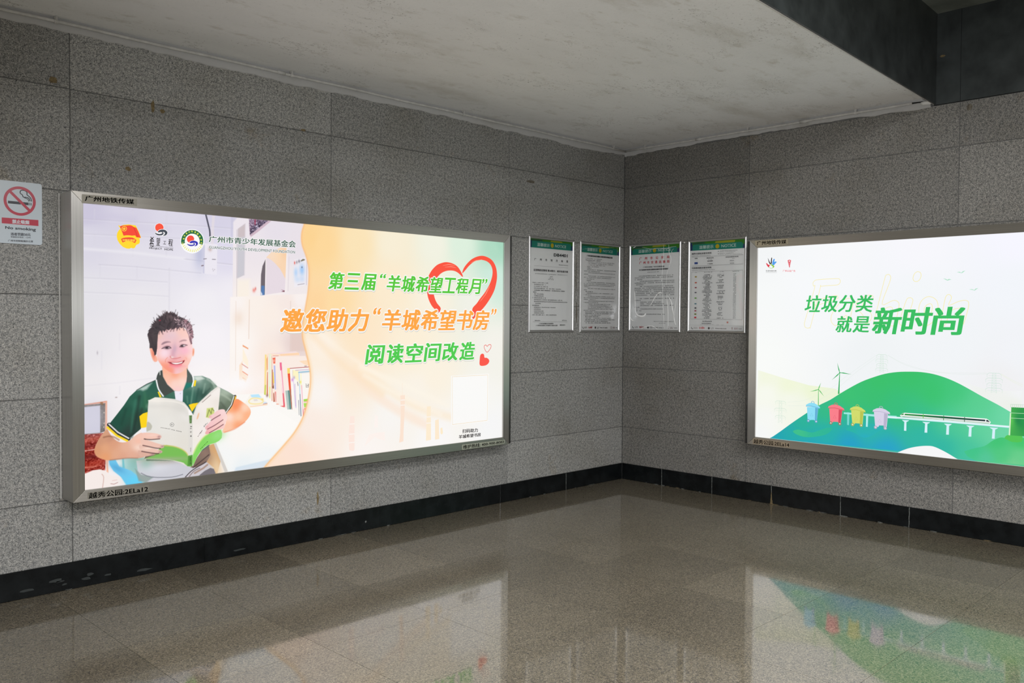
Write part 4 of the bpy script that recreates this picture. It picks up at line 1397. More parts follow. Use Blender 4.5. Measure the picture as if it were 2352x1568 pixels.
for q, w, c, a in ((P("1856,637 2056,519 2282,388 2519,284 2777,209"), 60, (252, 232, 204), .55), (P("1846,591 2030,434 2268,290 2512,172"), 70, (252, 228, 208), .6), (P("1903,641 2241,516 2739,304"), 26, (254, 246, 232), .6), (P("1934,577 2241,423 2665,240"), 20, (254, 248, 238), .6), (P("1513,869 1718,688 2096,435"), 50, (252, 226, 194), .5), (P("1559,890 1792,732 2176,512"), 14, (254, 244, 228), .7)):
    A.pl(q, w, c, a, soft=40, curve=4)
# pale skyline
for q, c in ((P("1814,290 1851,288 1852,46 1841,36 1806,45 1800,155"), (253, 232, 222)), (P("2265,414 2309,414 2305,277 2296,123 2295,63 2255,56 2264,126 2269,279"), (252, 228, 210)),
             (P("2523,312 2562,313 2566,49 2515,46"), (253, 236, 210)), (P("2607,199 2644,205 2650,48 2607,46"), (253, 234, 208)), (P("2661,132 2681,136 2688,90 2673,80 2662,92"), (253, 236, 206)),
             (P("1977,140 2041,150 2120,149 2123,84 2074,99 2028,119 1938,59"), (253, 242, 236)), (P("2032,285 2058,272 2058,187 2025,189"), (253, 243, 238))):
    A.field(q, c, 60)
A.line(P("2283,508 2284,410"), 2.2, (252, 226, 206))
for q in (P("2267,378 2309,378"), P("2268,339 2308,339"), P("2519,231 2566,230"), P("2518,183 2566,182"), P("1808,233 1852,232"), P("1804,160 1852,159"), P("1802,98 1852,98")):
    A.line(q, 6, (252, 246, 240))
# red brush heart
RED = (250, 84, 62)
A.poly(P("2886,1350 2859,1388 2825,1419 2772,1439 2711,1444 2659,1433 2616,1415 2572,1379 2541,1339 2522,1295 2518,1248 2522,1193 2536,1146 2566,1099 2602,1068 2640,1045 2659,1080 2623,1116 2599,1154 2585,1202 2583,1250 2597,1286 2620,1318 2659,1352 2705,1372 2753,1380 2800,1378 2843,1362 2885,1334"), RED, curve=3)
A.poly(P("2883,1363 2894,1398 2922,1432 2961,1466 3001,1490 3051,1508 3104,1516 3158,1508 3206,1489 3241,1456 3262,1415 3270,1369 3268,1326 3256,1279 3239,1235 3207,1185 3168,1138 3131,1100 3091,1065 3046,1028 2999,993 2993,1040 2997,1085 3040,1122 3079,1164 3124,1207 3161,1251 3190,1294 3209,1337 3218,1375 3215,1412 3195,1447 3160,1470 3118,1480 3074,1481 3029,1470 2988,1450 2948,1420 2920,1393"), RED, curve=3)
for q in (P("2679,1415 2742,1428 2806,1421"), P("2700,1404 2763,1411 2818,1404"), P("2979,1453 3034,1474 3101,1485"), P("3091,1149 3147,1209 3193,1277"), P("3074,1137 3136,1196 3179,1264")):
    A.line(q, [2, 6, 2], (253, 150, 128), curve=0)
# headlines
G1, O1, G2 = (90, 201, 66), (253, 168, 74), (84, 204, 84)
SH = (206, 206, 198)
A.spaced('第三届', P("1648,1322 2046,1324 2023,1199 1623,1198"), 0.30, G1, 4.6, 11, SH)
A.text('“', P("2079,1328 2132,1327 2123,1292 2069,1293"), G1, bold=3, halo=8)
A.spaced('羊城希望工程月', P("2152,1322 3097,1326 3073,1197 2126,1196"), 0.135, G1, 4.2, 11, SH)
A.text('”', P("3106,1329 3165,1330 3154,1286 3095,1286"), G1, bold=2.5, halo=8)
A.spaced('邀您助力', P("1279,1060 1987,1068 1954,897 1248,896"), 0.235, O1, 6.0, 13, SH)
A.text('“', P("2021,1078 2089,1076 2074,1021 2008,1023"), O1, bold=3.5, halo=9)
A.spaced('羊城希望书房', P("2113,1066 3198,1073 3166,903 2083,902"), 0.158, O1, 5.6, 13, SH)
A.text('”', P("3214,1085 3272,1084 3256,1031 3200,1031"), O1, bold=2.5, halo=8)
A.spaced('阅读空间改造', P("1964,806 3037,814 3013,661 1939,656"), 0.150, G2, 5.8, 12, SH)
# small hearts
A.line(smooth_pts(P("3160,721 3132,750 3128,774 3146,782 3162,770 3176,782 3201,783 3206,768 3194,748"), 4), 5, (236, 92, 86), closed=True)
A.poly(P("3080,616 3078,666 3085,700 3105,711 3125,704 3132,678 3155,676 3180,662 3185,642 3167,622 3132,611"), (250, 86, 72), curve=3)
# blank white card with its orange outline
A.poly(P("2769,541 3183,543 3177,144 2772,143"), (250, 249, 247))
A.line(P("2781,534 3170,533 3166,155 2785,151"), 2.6, (240, 200, 120), closed=True)
A.text('扫码助力', P("2891,105 3061,100 3063,66 2891,71"), (48, 44, 44), bold=1.2)
A.text('羊城希望书房', P("2853,61 3095,59 3095,28 2853,29"), (48, 44, 44), bold=1.2)
# league emblem
A.poly(P("257,1541 298,1538 317,1501 329,1467 319,1462 322,1448 320,1435 311,1427 304,1426 297,1417 293,1406 282,1401 270,1404 261,1398 244,1398 223,1406 205,1423 192,1444 188,1467 191,1486 201,1504 209,1512 197,1530 200,1532 208,1527 227,1536"), (255, 218, 52))
A.poly(P("206,1525 216,1530 229,1533 246,1534 265,1537 277,1534 285,1528 301,1525 312,1504 327,1467 301,1469 294,1479 276,1476 259,1477 243,1476 227,1472 217,1498"), (246, 78, 60))
A.line(P("285,1528 293,1508 303,1487 308,1469"), 4, (222, 60, 48))
A.poly(P("247,1515 246,1518 245,1522 244,1524 241,1527 239,1528 235,1529 232,1530 229,1529 226,1528 223,1526 220,1524 218,1521 216,1518 216,1514 216,1511 216,1508 218,1505 220,1502 222,1500 225,1499 228,1498 232,1498 235,1499 238,1500 241,1503 243,1505 245,1508 246,1512 247,1515 243,1515 243,1512 242,1509 241,1507 239,1505 237,1503 234,1502 232,1501 229,1501 226,1502 224,1503 222,1505 221,1507 219,1509 219,1512 219,1514 220,1517 221,1519 222,1522 224,1524 227,1525 229,1526 232,1526 235,1526 237,1525 239,1524 241,1522 242,1520 243,1517 243,1515"), (255, 210, 70))
A.poly(P("231,1526 233,1518 242,1519 236,1513 238,1504 231,1508 223,1502 226,1512 219,1516 228,1518"), (255, 210, 70))
A.poly(P("212,1452 224,1459 236,1462 257,1465 278,1465 290,1460 302,1452 293,1433 280,1439 266,1442 254,1443 242,1441 232,1437 221,1432"), (242, 84, 58))
A.text('中国共青团', P("220,1453 294,1456 291,1441 222,1439"), (255, 214, 80), bold=0.6)
# hope project emblem and lettering
A.poly(P("466,1539 465,1546 463,1553 458,1558 452,1562 446,1564 438,1565 431,1563 425,1560 419,1555 414,1549 411,1542 410,1535 411,1528 414,1521 418,1516 424,1512 431,1510 438,1509 445,1511 452,1514 458,1519 462,1525 465,1532"), (244, 240, 242))
A.poly(P("464,1539 463,1545 460,1551 456,1556 451,1559 445,1561 438,1562 432,1560 426,1557 420,1553 416,1547 414,1541 413,1535 414,1528 416,1522 420,1517 425,1514 431,1512 438,1511 444,1513 451,1516 456,1520 460,1526 463,1532"), (250, 88, 66))


def swirl(k, col):
    """the double wave under the sun"""
    A.poly(k[0], (246, 243, 244), curve=3)
    A.poly(k[1], col, curve=3)
    A.poly(k[2], col, curve=3)


swirl((P("425,1507 433,1521 455,1529 480,1526 490,1511 482,1493 462,1487 432,1487 415,1493 409,1506"),
       P("429,1509 436,1519 455,1526 475,1524 487,1513 485,1501 476,1492 461,1489 470,1498 472,1506 466,1512 450,1511 437,1507"),
       P("411,1504 426,1499 442,1498 454,1503 457,1507 450,1510 458,1512 464,1506 462,1498 452,1491 433,1489 418,1494")), (74, 80, 90))
A.text('希', P("381,1480 407,1478 404,1411 377,1413"), (40, 36, 36), bold=0.5)
A.text('望', P("421,1475 444,1475 441,1426 418,1427"), (40, 36, 36), bold=0.5)
A.text('工', P("462,1457 480,1458 478,1437 460,1438"), (40, 36, 36), bold=0.5)
A.text('程', P("494,1472 522,1471 520,1428 492,1428"), (40, 36, 36), bold=0.5)
A.line(P("376,1423 523,1420"), 1.6, (60, 54, 54))
A.text('PROJECT', P("377,1414 454,1415 454,1400 377,1401"), (48, 44, 46), bold=0.4)
A.text('HOPE', P("469,1415 523,1415 522,1401 469,1401"), (48, 44, 46), bold=0.4)
# youth foundation emblem
A.poly(P("721,1473 718,1493 711,1510 698,1525 683,1536 664,1542 644,1543 624,1539 606,1530 590,1517 578,1501 570,1482 568,1463 570,1444 577,1426 589,1411 605,1400 623,1394 643,1392 663,1396 681,1405 697,1418 710,1434 718,1453"), (250, 250, 250))
A.poly(P("710,1450 714,1466 714,1482 711,1498 703,1512 692,1523 679,1532 663,1537 647,1538 630,1536 614,1530 600,1520 588,1508 579,1494 574,1478 572,1462 574,1447 597,1454 595,1465 597,1475 600,1486 606,1495 614,1503 624,1510 634,1514 645,1515 656,1514 667,1511 676,1505 683,1497 688,1488 691,1478 691,1467 688,1456"), (44, 110, 70))
for k_, q in enumerate((P("576,1457 589,1463 592,1453 578,1447"), P("581,1482 593,1486 595,1476 584,1473"), P("588,1503 599,1504 601,1494 588,1492"), P("601,1519 613,1519 612,1508 602,1508"), P("618,1529 630,1530 630,1519 618,1518"),
                        P("636,1534 648,1535 648,1523 636,1522"), P("656,1531 668,1532 668,1520 656,1519"), P("673,1522 685,1522 683,1511 671,1510"), P("686,1506 698,1506 696,1496 685,1495"), P("695,1487 707,1486 706,1476 695,1476"), P("696,1468 708,1466 707,1456 696,1457"))):
    A.text('广州市青少年发展基金会'[k_], q, (226, 232, 90), bold=0.5)
for k_ in range(13):
    a = math.radians(202 + k_ * 11.3)
    c = P("643,1469")[0]
    rx, ry = P("715,1474")[0][0] - c[0], P("644,1538")[0][1] - c[1]
    p = [(c[0] + rx * s * math.cos(a + d), c[1] + ry * s * math.sin(a + d)) for s, d in ((0.74, -0.02), (0.98, -0.05), (0.98, 0.05), (0.74, 0.02))]
    A.poly(p, (238, 236, 120))
A.poly(P("655,1482 655,1488 652,1493 649,1498 644,1501 638,1503 632,1503 626,1502 620,1499 615,1495 612,1490 609,1485 608,1479 609,1473 611,1468 615,1463 620,1460 625,1458 632,1458 638,1459 643,1462 648,1465 652,1470 654,1476"), (246, 84, 70))
swirl((P("623,1458 630,1468 651,1474 675,1471 683,1459 677,1441 656,1436 627,1438 607,1447"),
       P("626,1458 633,1467 651,1472 670,1469 679,1461 678,1450 669,1441 657,1439 665,1447 667,1453 661,1459 646,1458 634,1455"),
       P("609,1450 624,1446 641,1446 651,1449 653,1453 646,1455 655,1458 660,1453 658,1445 647,1439 630,1437 616,1442")), (56, 56, 180))
A.text('广州市青少年发展基金会', P("752,1509 1369,1520 1369,1473 751,1470"), (36, 84, 62), bold=0.8, halo=5, halo_col=(240, 240, 240))
A.text('GUANGZHOU YOUTH DEVELOPMENT FOUNDATION', P("751,1446 1364,1452 1363,1433 751,1429"), (84, 110, 98), bold=0.2, halo=2.5, halo_col=(238, 238, 240))
# marks on the book in the photograph
A.line(smooth_pts(P("498,335 504,344 512,346 521,341 523,332 517,324 507,324"), 3), 2, (110, 108, 106), closed=True)
A.scribble(P("504,342 519,340 518,329 503,331"), 2, (120, 116, 112))
A.scribble(P("440,326 503,312 502,306 439,320"), 9, (120, 116, 112), 0.8)
A.scribble(P("506,310 573,289 572,282 505,303"), 9, (120, 116, 112), 0.8)
A.scribble(P("623,380 638,379 636,335 625,336"), 2, (60, 74, 50), rows=5)
A.scribble(P("624,319 640,318 638,274 623,274"), 1, (110, 106, 104), rows=4)
A.poly(P("636,253 636,254 635,256 634,257 633,257 632,258 631,258 629,258 628,258 627,257 626,256 625,255 625,254 625,253 626,252 627,250 628,250 629,249 631,249 632,249 633,249 634,250 635,251 636,252"), (120, 116, 114))
A.scribble(P("625,183 632,183 632,154 625,155"), 1, (120, 116, 112), rows=5)
A.scribble(P("622,122 632,123 632,77 621,77"), 1, (40, 80, 40), rows=5)
A.scribble(P("711,310 739,336 741,327 713,298"), 3, (90, 84, 84), rows=2)
A.scribble(P("672,249 704,295 709,281 676,242"), 3, (110, 100, 98))
A.scribble(P("689,168 740,214 743,209 693,163"), 6, (60, 110, 50))
A.scribble(P("1442,543 1473,543 1473,514 1445,516"), 2, (120, 110, 104), rows=3)
A.build('poster', M_PRINT, BL, 0.065, -BOX_D + 0.014, 0.065)
label_plate(BL, 'name_plate', P("-7,1690 301,1694 300,1652 -9,1639"), '广州地铁传媒', P("10,1684 284,1690 284,1660 8,1652"), 0.065, 0.065, (150, 146, 134), 1.2, 'grey name plate on the upper frame')
label_plate(BL, 'location_label', P("14,-15 364,-15 367,-53 14,-53"), '越秀公园:2ELa12', P("20,-17 359,-21 359,-57 20,-53"), 0.065, 0.065, (128, 124, 114), 0.9)
label_plate(BL, 'hotline_label', P("2877,-16 3359,-21 3357,-56 2877,-62"), '维护热线: 400-900-8083', P("2888,-23 3349,-25 3347,-51 2890,-57"), 0.065, 0.065, (158, 162, 146), 0.9, line=(70, 72, 62))

mb = MB()
mb.box(-0.013, -0.004, -0.005, -0.0004, 0.0, 1.77)
mb.build('sealant_bead', M_PIPE, BL, bevel=0.002)

# ---- right light box: the green hill
BR = light_box((0, -1.487, 0.530), RIGHT, 3.50, 1.765, 0.098, 0.062, 0.068, 0.067, False,
               'steel light box with the poster of a green hill, train and waste bins')
A = Art()
A.grid(0, 3340, 0, 1630, 14, 14)
A.wash([(p, c) for p, c in zip(P("26,1587 630,1557 1314,1556 2018,1595 34,1134 636,1130 1316,1192 2018,1244 41,684 992,720 2018,819 50,201 1909,571 446,1348 1623,870"),
       [(243, 245, 246), (247, 248, 250), (247, 247, 252), (246, 246, 255), (246, 248, 248), (245, 247, 249), (243, 246, 249), (242, 245, 250), (248, 250, 248), (240, 243, 245), (241, 243, 247), (245, 245, 240), (240, 240, 242), (246, 248, 250), (241, 244, 247)])])
def idw(pts, power=3.0, soft=0.05):
    ps = [(x, y, np.array(c, float)) for (x, y), c in pts]

    def f(x, y):
        w, acc = 0.0, np.zeros(3)
        for a, b, c in ps:
            k = 1.0 / ((((x - a) ** 2 + (y - b) ** 2) / 1e4 + soft) ** (power / 2))
            w += k
            acc = acc + k * c
        return acc / w
    return f


# pale slope on the left, fading out
slope = P("16,578 253,522 478,475 703,460 762,427 563,311 141,-3 -4,-2")
A.field(slope, idw(list(zip(P("86,546 308,477 520,440 683,432 89,372 311,317 93,167 39,29 418,285 7,563"), [(242, 246, 224), (240, 246, 218), (237, 245, 214), (236, 244, 216), (246, 248, 238), (244, 247, 234), (247, 248, 244), (246, 247, 246), (242, 246, 232), (243, 246, 230)]))), 26)
A.field(P("1421,610 1580,587 1860,513 2050,530 2050,347 1982,375 1798,471 1662,544"), idw(list(zip(P("1821,498 2011,411 2041,513 1621,581 1438,606"), [(239, 241, 237), (237, 240, 232), (242, 243, 245), (242, 244, 245), (243, 246, 249)]))), 30)
# pylons and wires
PY = (200, 226, 208)


def pylon(px, spread, bars, col):
    """lattice mast: two legs, cross bars with arms"""
    (x, y0), (_, y1) = px
    w = spread
    for s in (-1, 1):
        A.line([(x + s * w * 0.18, y0), (x + s * w * 0.30, y1)], 2.2, col, up=False)
    n = 2 * bars
    for k in range(n):
        ya, yb = y0 + (y1 - y0) * k / n, y0 + (y1 - y0) * (k + 1) / n
        wa, wb = w * (0.18 + 0.12 * k / n), w * (0.18 + 0.12 * (k + 1) / n)
        A.line([(x - wa, ya), (x + wb, yb)], 1.2, col, up=False)
        A.line([(x + wa, ya), (x - wb, yb)], 1.2, col, up=False)
    for k in range(bars):
        y = y0 + (y1 - y0) * k / bars
        ww = w * (0.86 + 0.14 * (k % 2))
        A.line([(x - ww, y - 12), (x - ww * 0.7, y), (x + ww * 0.7, y), (x + ww, y - 12)], 3.0, col, up=False)
        A.line([(x - ww * 0.75, y - 18), (x + ww * 0.75, y - 18)], 1.6, col, up=False)
        for s in (-1, 1):
            A.line([(x + s * ww * 0.95, y - 12), (x + s * ww * 0.95, y - 32)], 1.6, col, up=False)
    A.up()


pylon(P("229,326 232,139"), 56, 3, (206, 229, 212))
pylon(P("1074,748 1075,608"), 48, 4, (208, 230, 214))
pylon(P("1869,642 1869,501"), 56, 4, (206, 229, 216))
for q in (P("300,321 417,340 521,382 682,470 819,584 1032,742"), P("300,291 439,306 562,355 722,463 868,596 1037,726"), P("1121,745 1237,687 1412,641 1580,631 1822,640"), P("1121,742 1264,670 1455,632 1662,623 1822,635")):
    A.line(q, 1.5, (222, 232, 226), curve=5)
A.line(P("1913,641 1974,605 2050,570"), 1.8, (232, 240, 216), curve=4)
A.line(P("1913,634 1974,596 2050,557"), 1.8, (232, 240, 216), curve=4)
# wind turbines
for hub, foot, tips, c in ((P("741,591"), P("741,420 728,419"), P("718,671 839,582 674,527"), (56, 178, 100)), (P("564,445"), P("569,312 561,311"), P("585,503 613,390 489,422"), (110, 196, 116))):
    h = hub[0]
    A.poly([(h[0] - 2.2, h[1]), (h[0] + 2.2, h[1]), foot[0], foot[1]], c)
    for t_ in tips:
        d = np.array(t_) - np.array(h)
        nn = np.array((-d[1], d[0])) / np.linalg.norm(d)
        A.poly([tuple(np.array(h) + nn * 1.5), tuple(np.array(h) + d * 0.3 + nn * 5.5), tuple(t_), tuple(np.array(h) + d * 0.3 - nn * 3.0), tuple(np.array(h) - nn * 1.5)], c)
    A.poly([(h[0] + 6 * math.cos(k), h[1] + 6 * math.sin(k)) for k in np.linspace(0, 5.6, 9)], c)


hillc = idw(list(zip(P("1282,589 1057,549 821,422 1012,388 625,262 1195,346 419,166 314,77 206,26 627,88 526,-10 826,-5 1107,8 1014,146 1372,163 1371,288 1541,75 1582,254 1782,273 1703,352 1622,476 1782,427 1974,358 1937,220 1704,50 1937,11 1456,465 2050,298"),
       [(58, 193, 106), (58, 193, 106), (60, 194, 114), (58, 191, 112), (54, 188, 132), (56, 190, 122), (44, 180, 150), (38, 172, 172), (34, 164, 180), (40, 176, 172), (38, 166, 188), (36, 158, 205), (38, 160, 208), (46, 180, 170), (46, 180, 168), (58, 190, 138), (46, 180, 165), (78, 200, 152), (100, 210, 160), (88, 206, 146), (66, 198, 122), (92, 208, 146), (112, 216, 168), (112, 214, 168), (70, 195, 158), (96, 200, 150), (58, 195, 108), (112, 214, 168)])), 4.0, 1.2)
hill = smooth_pts(P("96,-36 137,-2 239,74 335,149 450,233 563,311 664,367 743,421 820,471 916,527 1010,568 1102,600 1193,618 1282,625 1369,626 1455,616 1539,594 1621,562 1702,521 1798,469 1898,419 1982,372 2050,335"), 3, False)
hill = [(x, y) for x, y in hill if y > 0.5] + [(2300, 300), (2560, 190), (2900, 95), (3330, 60), (3338, 1), (P("137,-4")[0][0] - 2, 1)]
A.field(hill, hillc, 26)
A.field(smooth_pts(P("795,143 863,121 920,94 958,89 1005,108 1060,149 1097,177 1013,202 881,189"), 3), idw(list(zip(P("949,97 948,158 824,141"), [(42, 174, 190), (46, 180, 170), (44, 180, 165)]))), 30)
A.field(smooth_pts(P("346,80 389,99 442,94 514,87 566,106 646,139 686,133 627,79 484,44 389,54"), 3), idw(list(zip(P("389,84 545,90 647,119"), [(64, 192, 140), (50, 184, 150), (48, 182, 152)]))), 30)
front = smooth_pts(P("1680,63 1744,91 1814,116 1853,148 1883,171 1921,189 1963,188 2050,193"), 3, False)
front = front + [(2300, 330), (2700, 250), (3338, 200), (3338, 1)] + [(P("1767,3")[0][0], 1)] + P("1704,29")
A.field(front, idw(list(zip(P("1744,72 1899,157 2041,181 1937,69 2041,65 2012,4 1822,22"), [(66, 196, 138), (66, 196, 118), (68, 196, 108), (82, 200, 130), (104, 206, 140), (118, 206, 146), (84, 198, 152)]))), 26)
bump_ = smooth_pts(P("1207,1 1246,22 1286,41 1329,56 1372,67 1411,74 1449,77 1476,73 1504,64 1541,49 1579,31 1615,12 1637,1"), 3, False)
bump_ = [(x, max(y, 0.5)) for x, y in bump_] + [(bump_[-1][0] + 3, 0.5), (bump_[0][0] - 2, 0.5)]
A.poly(bump_, (246, 246, 247))
# tank on its mound
A.field(smooth_pts(P("1945,185 1949,198 1962,210 1988,213 2052,220 2052,172 1992,165 1966,175"), 2), (84, 196, 86), 40)
A.field(P("1983,409 2075,411 2075,212 1979,210"), idw(list(zip(P("1985,314 1994,315 2007,316 2026,318 2050,320"), [(120, 214, 90), (84, 196, 84), (34, 140, 74), (28, 124, 72), (40, 150, 76)])), 4), 8)
A.poly(P("1975,367 1983,369 1979,210 1970,210"), (216, 240, 206))
for q in (P("1973,368 2075,371"), P("1972,332 2075,334")):
    A.line(q, 3, (190, 232, 190))
A.line(P("1978,428 2075,432"), 2, (170, 206, 180))
A.line(P("1978,417 2075,421"), 1.5, (196, 220, 200))
for k_ in range(9):
    x = 2036 + k_ * 24
    p = P("1979,429 2075,432")
    t_ = k_ / 8
    A.line([(p[0][0] + (p[1][0] - p[0][0]) * t_, p[0][1] + (p[1][1] - p[0][1]) * t_ - d) for d in (0, 24)], 1.6, (180, 212, 188), up=False)
A.up()
# viaduct and train
PALE = (214, 240, 250)
for q in (P("1235,253 1288,255 1283,249 1269,240 1269,173 1252,173 1253,240 1243,246"), P("1385,253 1440,254 1436,248 1422,240 1422,174 1402,173 1405,241 1393,246"), P("1539,253 1593,255 1588,248 1575,239 1574,174 1555,173 1557,240 1547,246"),
          P("1692,254 1747,255 1742,250 1728,240 1727,175 1708,174 1711,241 1701,247"), P("1846,254 1902,255 1897,250 1883,241 1881,176 1863,175 1866,241 1855,247")):
    A.poly(q, PALE)
A.poly(P("807,278 826,278 824,176 808,177"), (120, 214, 206))
A.poly(P("960,279 977,279 974,176 959,176"), (176, 236, 236))
A.poly(P("779,275 975,278 1195,281 1196,259 975,262 779,262"), (160, 232, 226))
A.poly(P("1129,272 1220,275 1973,276 1971,262 1567,263 1220,263 1129,259"), (226, 245, 250))
A.line(P("1129,259 1567,263 1971,262"), 2.5, (140, 216, 216))
A.poly(P("1220,286 1226,294 1238,304 1254,310 1525,312 1826,314 1840,306 1853,293 1852,286 1846,278 1525,276 1227,278"), (250, 252, 250))
A.field(P("1254,303 1525,306 1818,306 1818,294 1525,292 1254,292"), idw(list(zip(P("1265,300 1440,299 1609,298 1811,298"), [(40, 140, 60), (24, 108, 62), (30, 80, 66), (36, 52, 60)]))), 30)
A.poly(P("1223,291 1238,302 1248,304 1247,293"), (40, 140, 60))
A.poly(P("1824,306 1834,305 1849,292 1824,293"), (36, 52, 60))
for q in (P("1226,284 1525,287 1846,286"), P("1238,279 1525,281 1842,281")):
    A.line(q, 2.2, (90, 150, 110))
for q, c in ((P("1391,311 1391,279"), (90, 200, 60)), (P("1536,312 1535,277"), (40, 130, 60)), (P("1680,313 1679,278"), (30, 90, 60))):
    A.line(q, 4.5, c)
# four waste bins
for q, body, side, dark in ((P("467,294 567,302 555,190 534,188 529,192 498,189 495,184 475,183"), (142, 222, 246), (100, 176, 214), (92, 160, 196)), (P("659,297 769,302 757,190 737,188 731,194 694,192 689,184 669,182"), (250, 128, 140), (214, 78, 96), (150, 120, 90)),
                            (P("839,301 941,300 933,191 915,188 911,197 873,196 869,187 851,186"), (210, 220, 110), (186, 196, 84), (170, 180, 76)), (P("1021,300 1131,302 1122,190 1107,187 1099,198 1063,196 1058,184 1033,181"), (216, 210, 232), (186, 180, 206), (176, 172, 196))):
    A.poly(q, body)
    x = [p[0] for p in q]
    y = [p[1] for p in q]
    x0, x1, y0, y1 = min(x), max(x), min(y), max(y)
    w = x1 - x0
    A.poly([(x0 + 0.72 * w, y1 - 6), (x1 - 2, y1 - 8), (x1 - 0.13 * w, y0 + 6), (x0 + 0.70 * w, y0 + 6)], side)
    for s in (0.10, 0.78):
        cx = x0 + s * w + 4
        A.poly([(cx + 13 * math.cos(k), y0 - 2 + 13 * math.sin(k)) for k in np.linspace(0, 5.9, 12)], dark)
        A.poly([(cx + 6 * math.cos(k), y0 - 2 + 6 * math.sin(k)) for k in np.linspace(0, 5.5, 8)], (226, 226, 230))
    lid = [(x0 - 0.10 * w, y1 - 2), (x0 - 0.05 * w, y1 + 12), (x0 + 0.2 * w, y1 + 26), (x0 + 0.5 * w, y1 + 31), (x0 + 0.8 * w, y1 + 22), (x1 + 0.10 * w, y1 + 2), (x1 + 0.14 * w, y1 - 12), (x1 + 0.02 * w, y1 - 12), (x0 + 0.5 * w, y1 - 4)]
    A.poly(lid, body)
    A.line([lid[0], (x0 + 0.4 * w, y1 + 3), (x0 + 0.8 * w, y1 - 4), lid[6]], 4, side)
    A.line([(x0 + 0.36 * w, y1 + 27), (x0 + 0.40 * w, y1 + 40), (x0 + 0.5 * w, y1 + 44), (x0 + 0.60 * w, y1 + 39), (x0 + 0.64 * w, y1 + 25)], 4, side)
    cx, cy, r = x0 + 0.42 * w, y0 + 0.42 * (y1 - y0), 13
    A.line([(cx, cy + r), (cx + r, cy - r * 0.8), (cx - r, cy - r * 0.8)], 2.2, side, closed=True)
# outlined script lettering behind the slogan
YL = (247, 236, 172)
for q in (P("509,1290 504,1317 519,1335 550,1343 702,1347 727,1341 734,1321 723,1302 698,1295 576,1288 566,1271 492,973 480,951 461,946 440,956 435,983 444,1023 519,1277"),
          P("521,1162 552,1180 694,1210 714,1200 704,1182 552,1137 523,1137"),
          P("661,1014 675,1073 744,1160 813,1189 842,1169 833,1092 815,1015 795,1005 785,1054 716,976 686,975"),
          P("871,1159 948,1206 995,1205 995,1182 939,1158 920,1130 987,1063 978,1007 912,978 873,987 930,1035 872,1111"),
          P("1033,1106 1087,1335 1101,1363 1119,1366 1133,1343 1120,1292 1070,1138 1153,1166 1189,1156 1198,1119 1172,989 1150,971 1136,989 1149,1110 1080,1092 1034,979 1006,988"),
          P("1252,1165 1274,1185 1296,1178 1298,1146 1253,1009 1231,972 1204,990 1212,1036"),
          P("1299,1339 1312,1370 1334,1381 1354,1369 1355,1337 1339,1312 1317,1307 1302,1318"),
          P("1349,1027 1345,1109 1366,1164 1409,1192 1452,1181 1479,1145 1478,1073 1444,1001 1393,973 1358,987"), P("1393,1055 1384,1100 1405,1132 1435,1136 1442,1100 1427,1055 1406,1028"),
          P("1504,992 1528,1162 1545,1202 1565,1202 1574,1179 1557,1126 1619,1152 1668,1162 1693,1143 1685,1082 1661,994 1640,980 1628,1002 1644,1099 1570,1082 1537,984 1512,975")):
    A.line(smooth_pts(q, 4), 4.2, YL, closed=True)
# slogan
GS = (62, 190, 100)
A.spaced('垃圾分类', P("455,1219 1012,1213 991,1075 430,1077"), 0.24, GS, 3.2)
A.spaced('就是', P("720,1048 989,1046 969,914 697,913"), 0.48, GS, 3.4)
A.spaced('新时尚', P("1024,1116 1675,1120 1645,904 988,903"), 0.325, GS, 7.0)
# birds
for q in (P("1607,1369 1627,1370 1639,1362 1648,1373 1666,1377 1651,1365 1641,1359 1625,1364"), P("1514,1325 1532,1321 1544,1314 1554,1320 1573,1315 1557,1312 1546,1308 1536,1312"), P("1692,1239 1712,1242 1729,1235 1736,1245 1755,1249 1742,1240 1731,1231 1712,1237")):
    A.poly(q, (178, 228, 200))
# emblems: hand of coloured fingers, torch
for q, c in ((P("94,1540 104,1524 115,1503 122,1495 124,1518 128,1541 135,1539 133,1513 131,1489 111,1490 102,1514"), (50, 48, 50)), (P("136,1495 140,1512 151,1530 160,1525 154,1505 169,1508 177,1501 165,1490 152,1476 138,1481"), (84, 160, 236)),
             (P("79,1495 88,1495 100,1482 116,1483 111,1472 105,1459 91,1472"), (226, 60, 76)), (P("116,1483 131,1485 150,1474 157,1463 141,1453 141,1468"), (140, 200, 60))):
    A.poly(q, c, curve=2)
A.line(smooth_pts(P("103,1463 116,1454 134,1451 148,1457"), 4, False), 3, (150, 205, 80))
A.text('生活垃圾分类', P("78,1438 177,1433 177,1422 78,1425"), (70, 66, 66), bold=0.3)
A.line(P("78,1417 180,1413"), 1.6, (120, 116, 116))
A.poly(P("277,1512 292,1517 308,1512 306,1498 296,1447 289,1462"), (226, 88, 100))
A.poly(P("284,1505 295,1511 301,1506 295,1499"), (250, 240, 240))
for q in (P("280,1489 306,1492"), P("283,1479 303,1481"), P("287,1468 301,1470")):
    A.line(q, 1.6, (250, 236, 238))
A.text('广州公益广告', P("235,1435 348,1429 348,1412 235,1417"), (236, 120, 128), bold=0.3)
A.build('poster', M_PRINT, BR, 0.098, -BOX_D + 0.014, 0.068)
label_plate(BR, 'name_plate', P("-23,1693 285,1694 286,1646 -17,1645"), '广州地铁传媒', P("-6,1690 268,1686 269,1651 -3,1652"), 0.098, 0.068, (166, 156, 134), 1.0, 'tan name plate on the upper frame')
label_plate(BR, 'location_label', P("-17,-13 326,-14 327,-59 -17,-63"), '越秀公园:2ELa14', P("-10,-19 322,-17 322,-55 -9,-58"), 0.098, 0.068, (150, 136, 116), 0.7)

# ------------------------------------------------------------------ framed notices by the corner


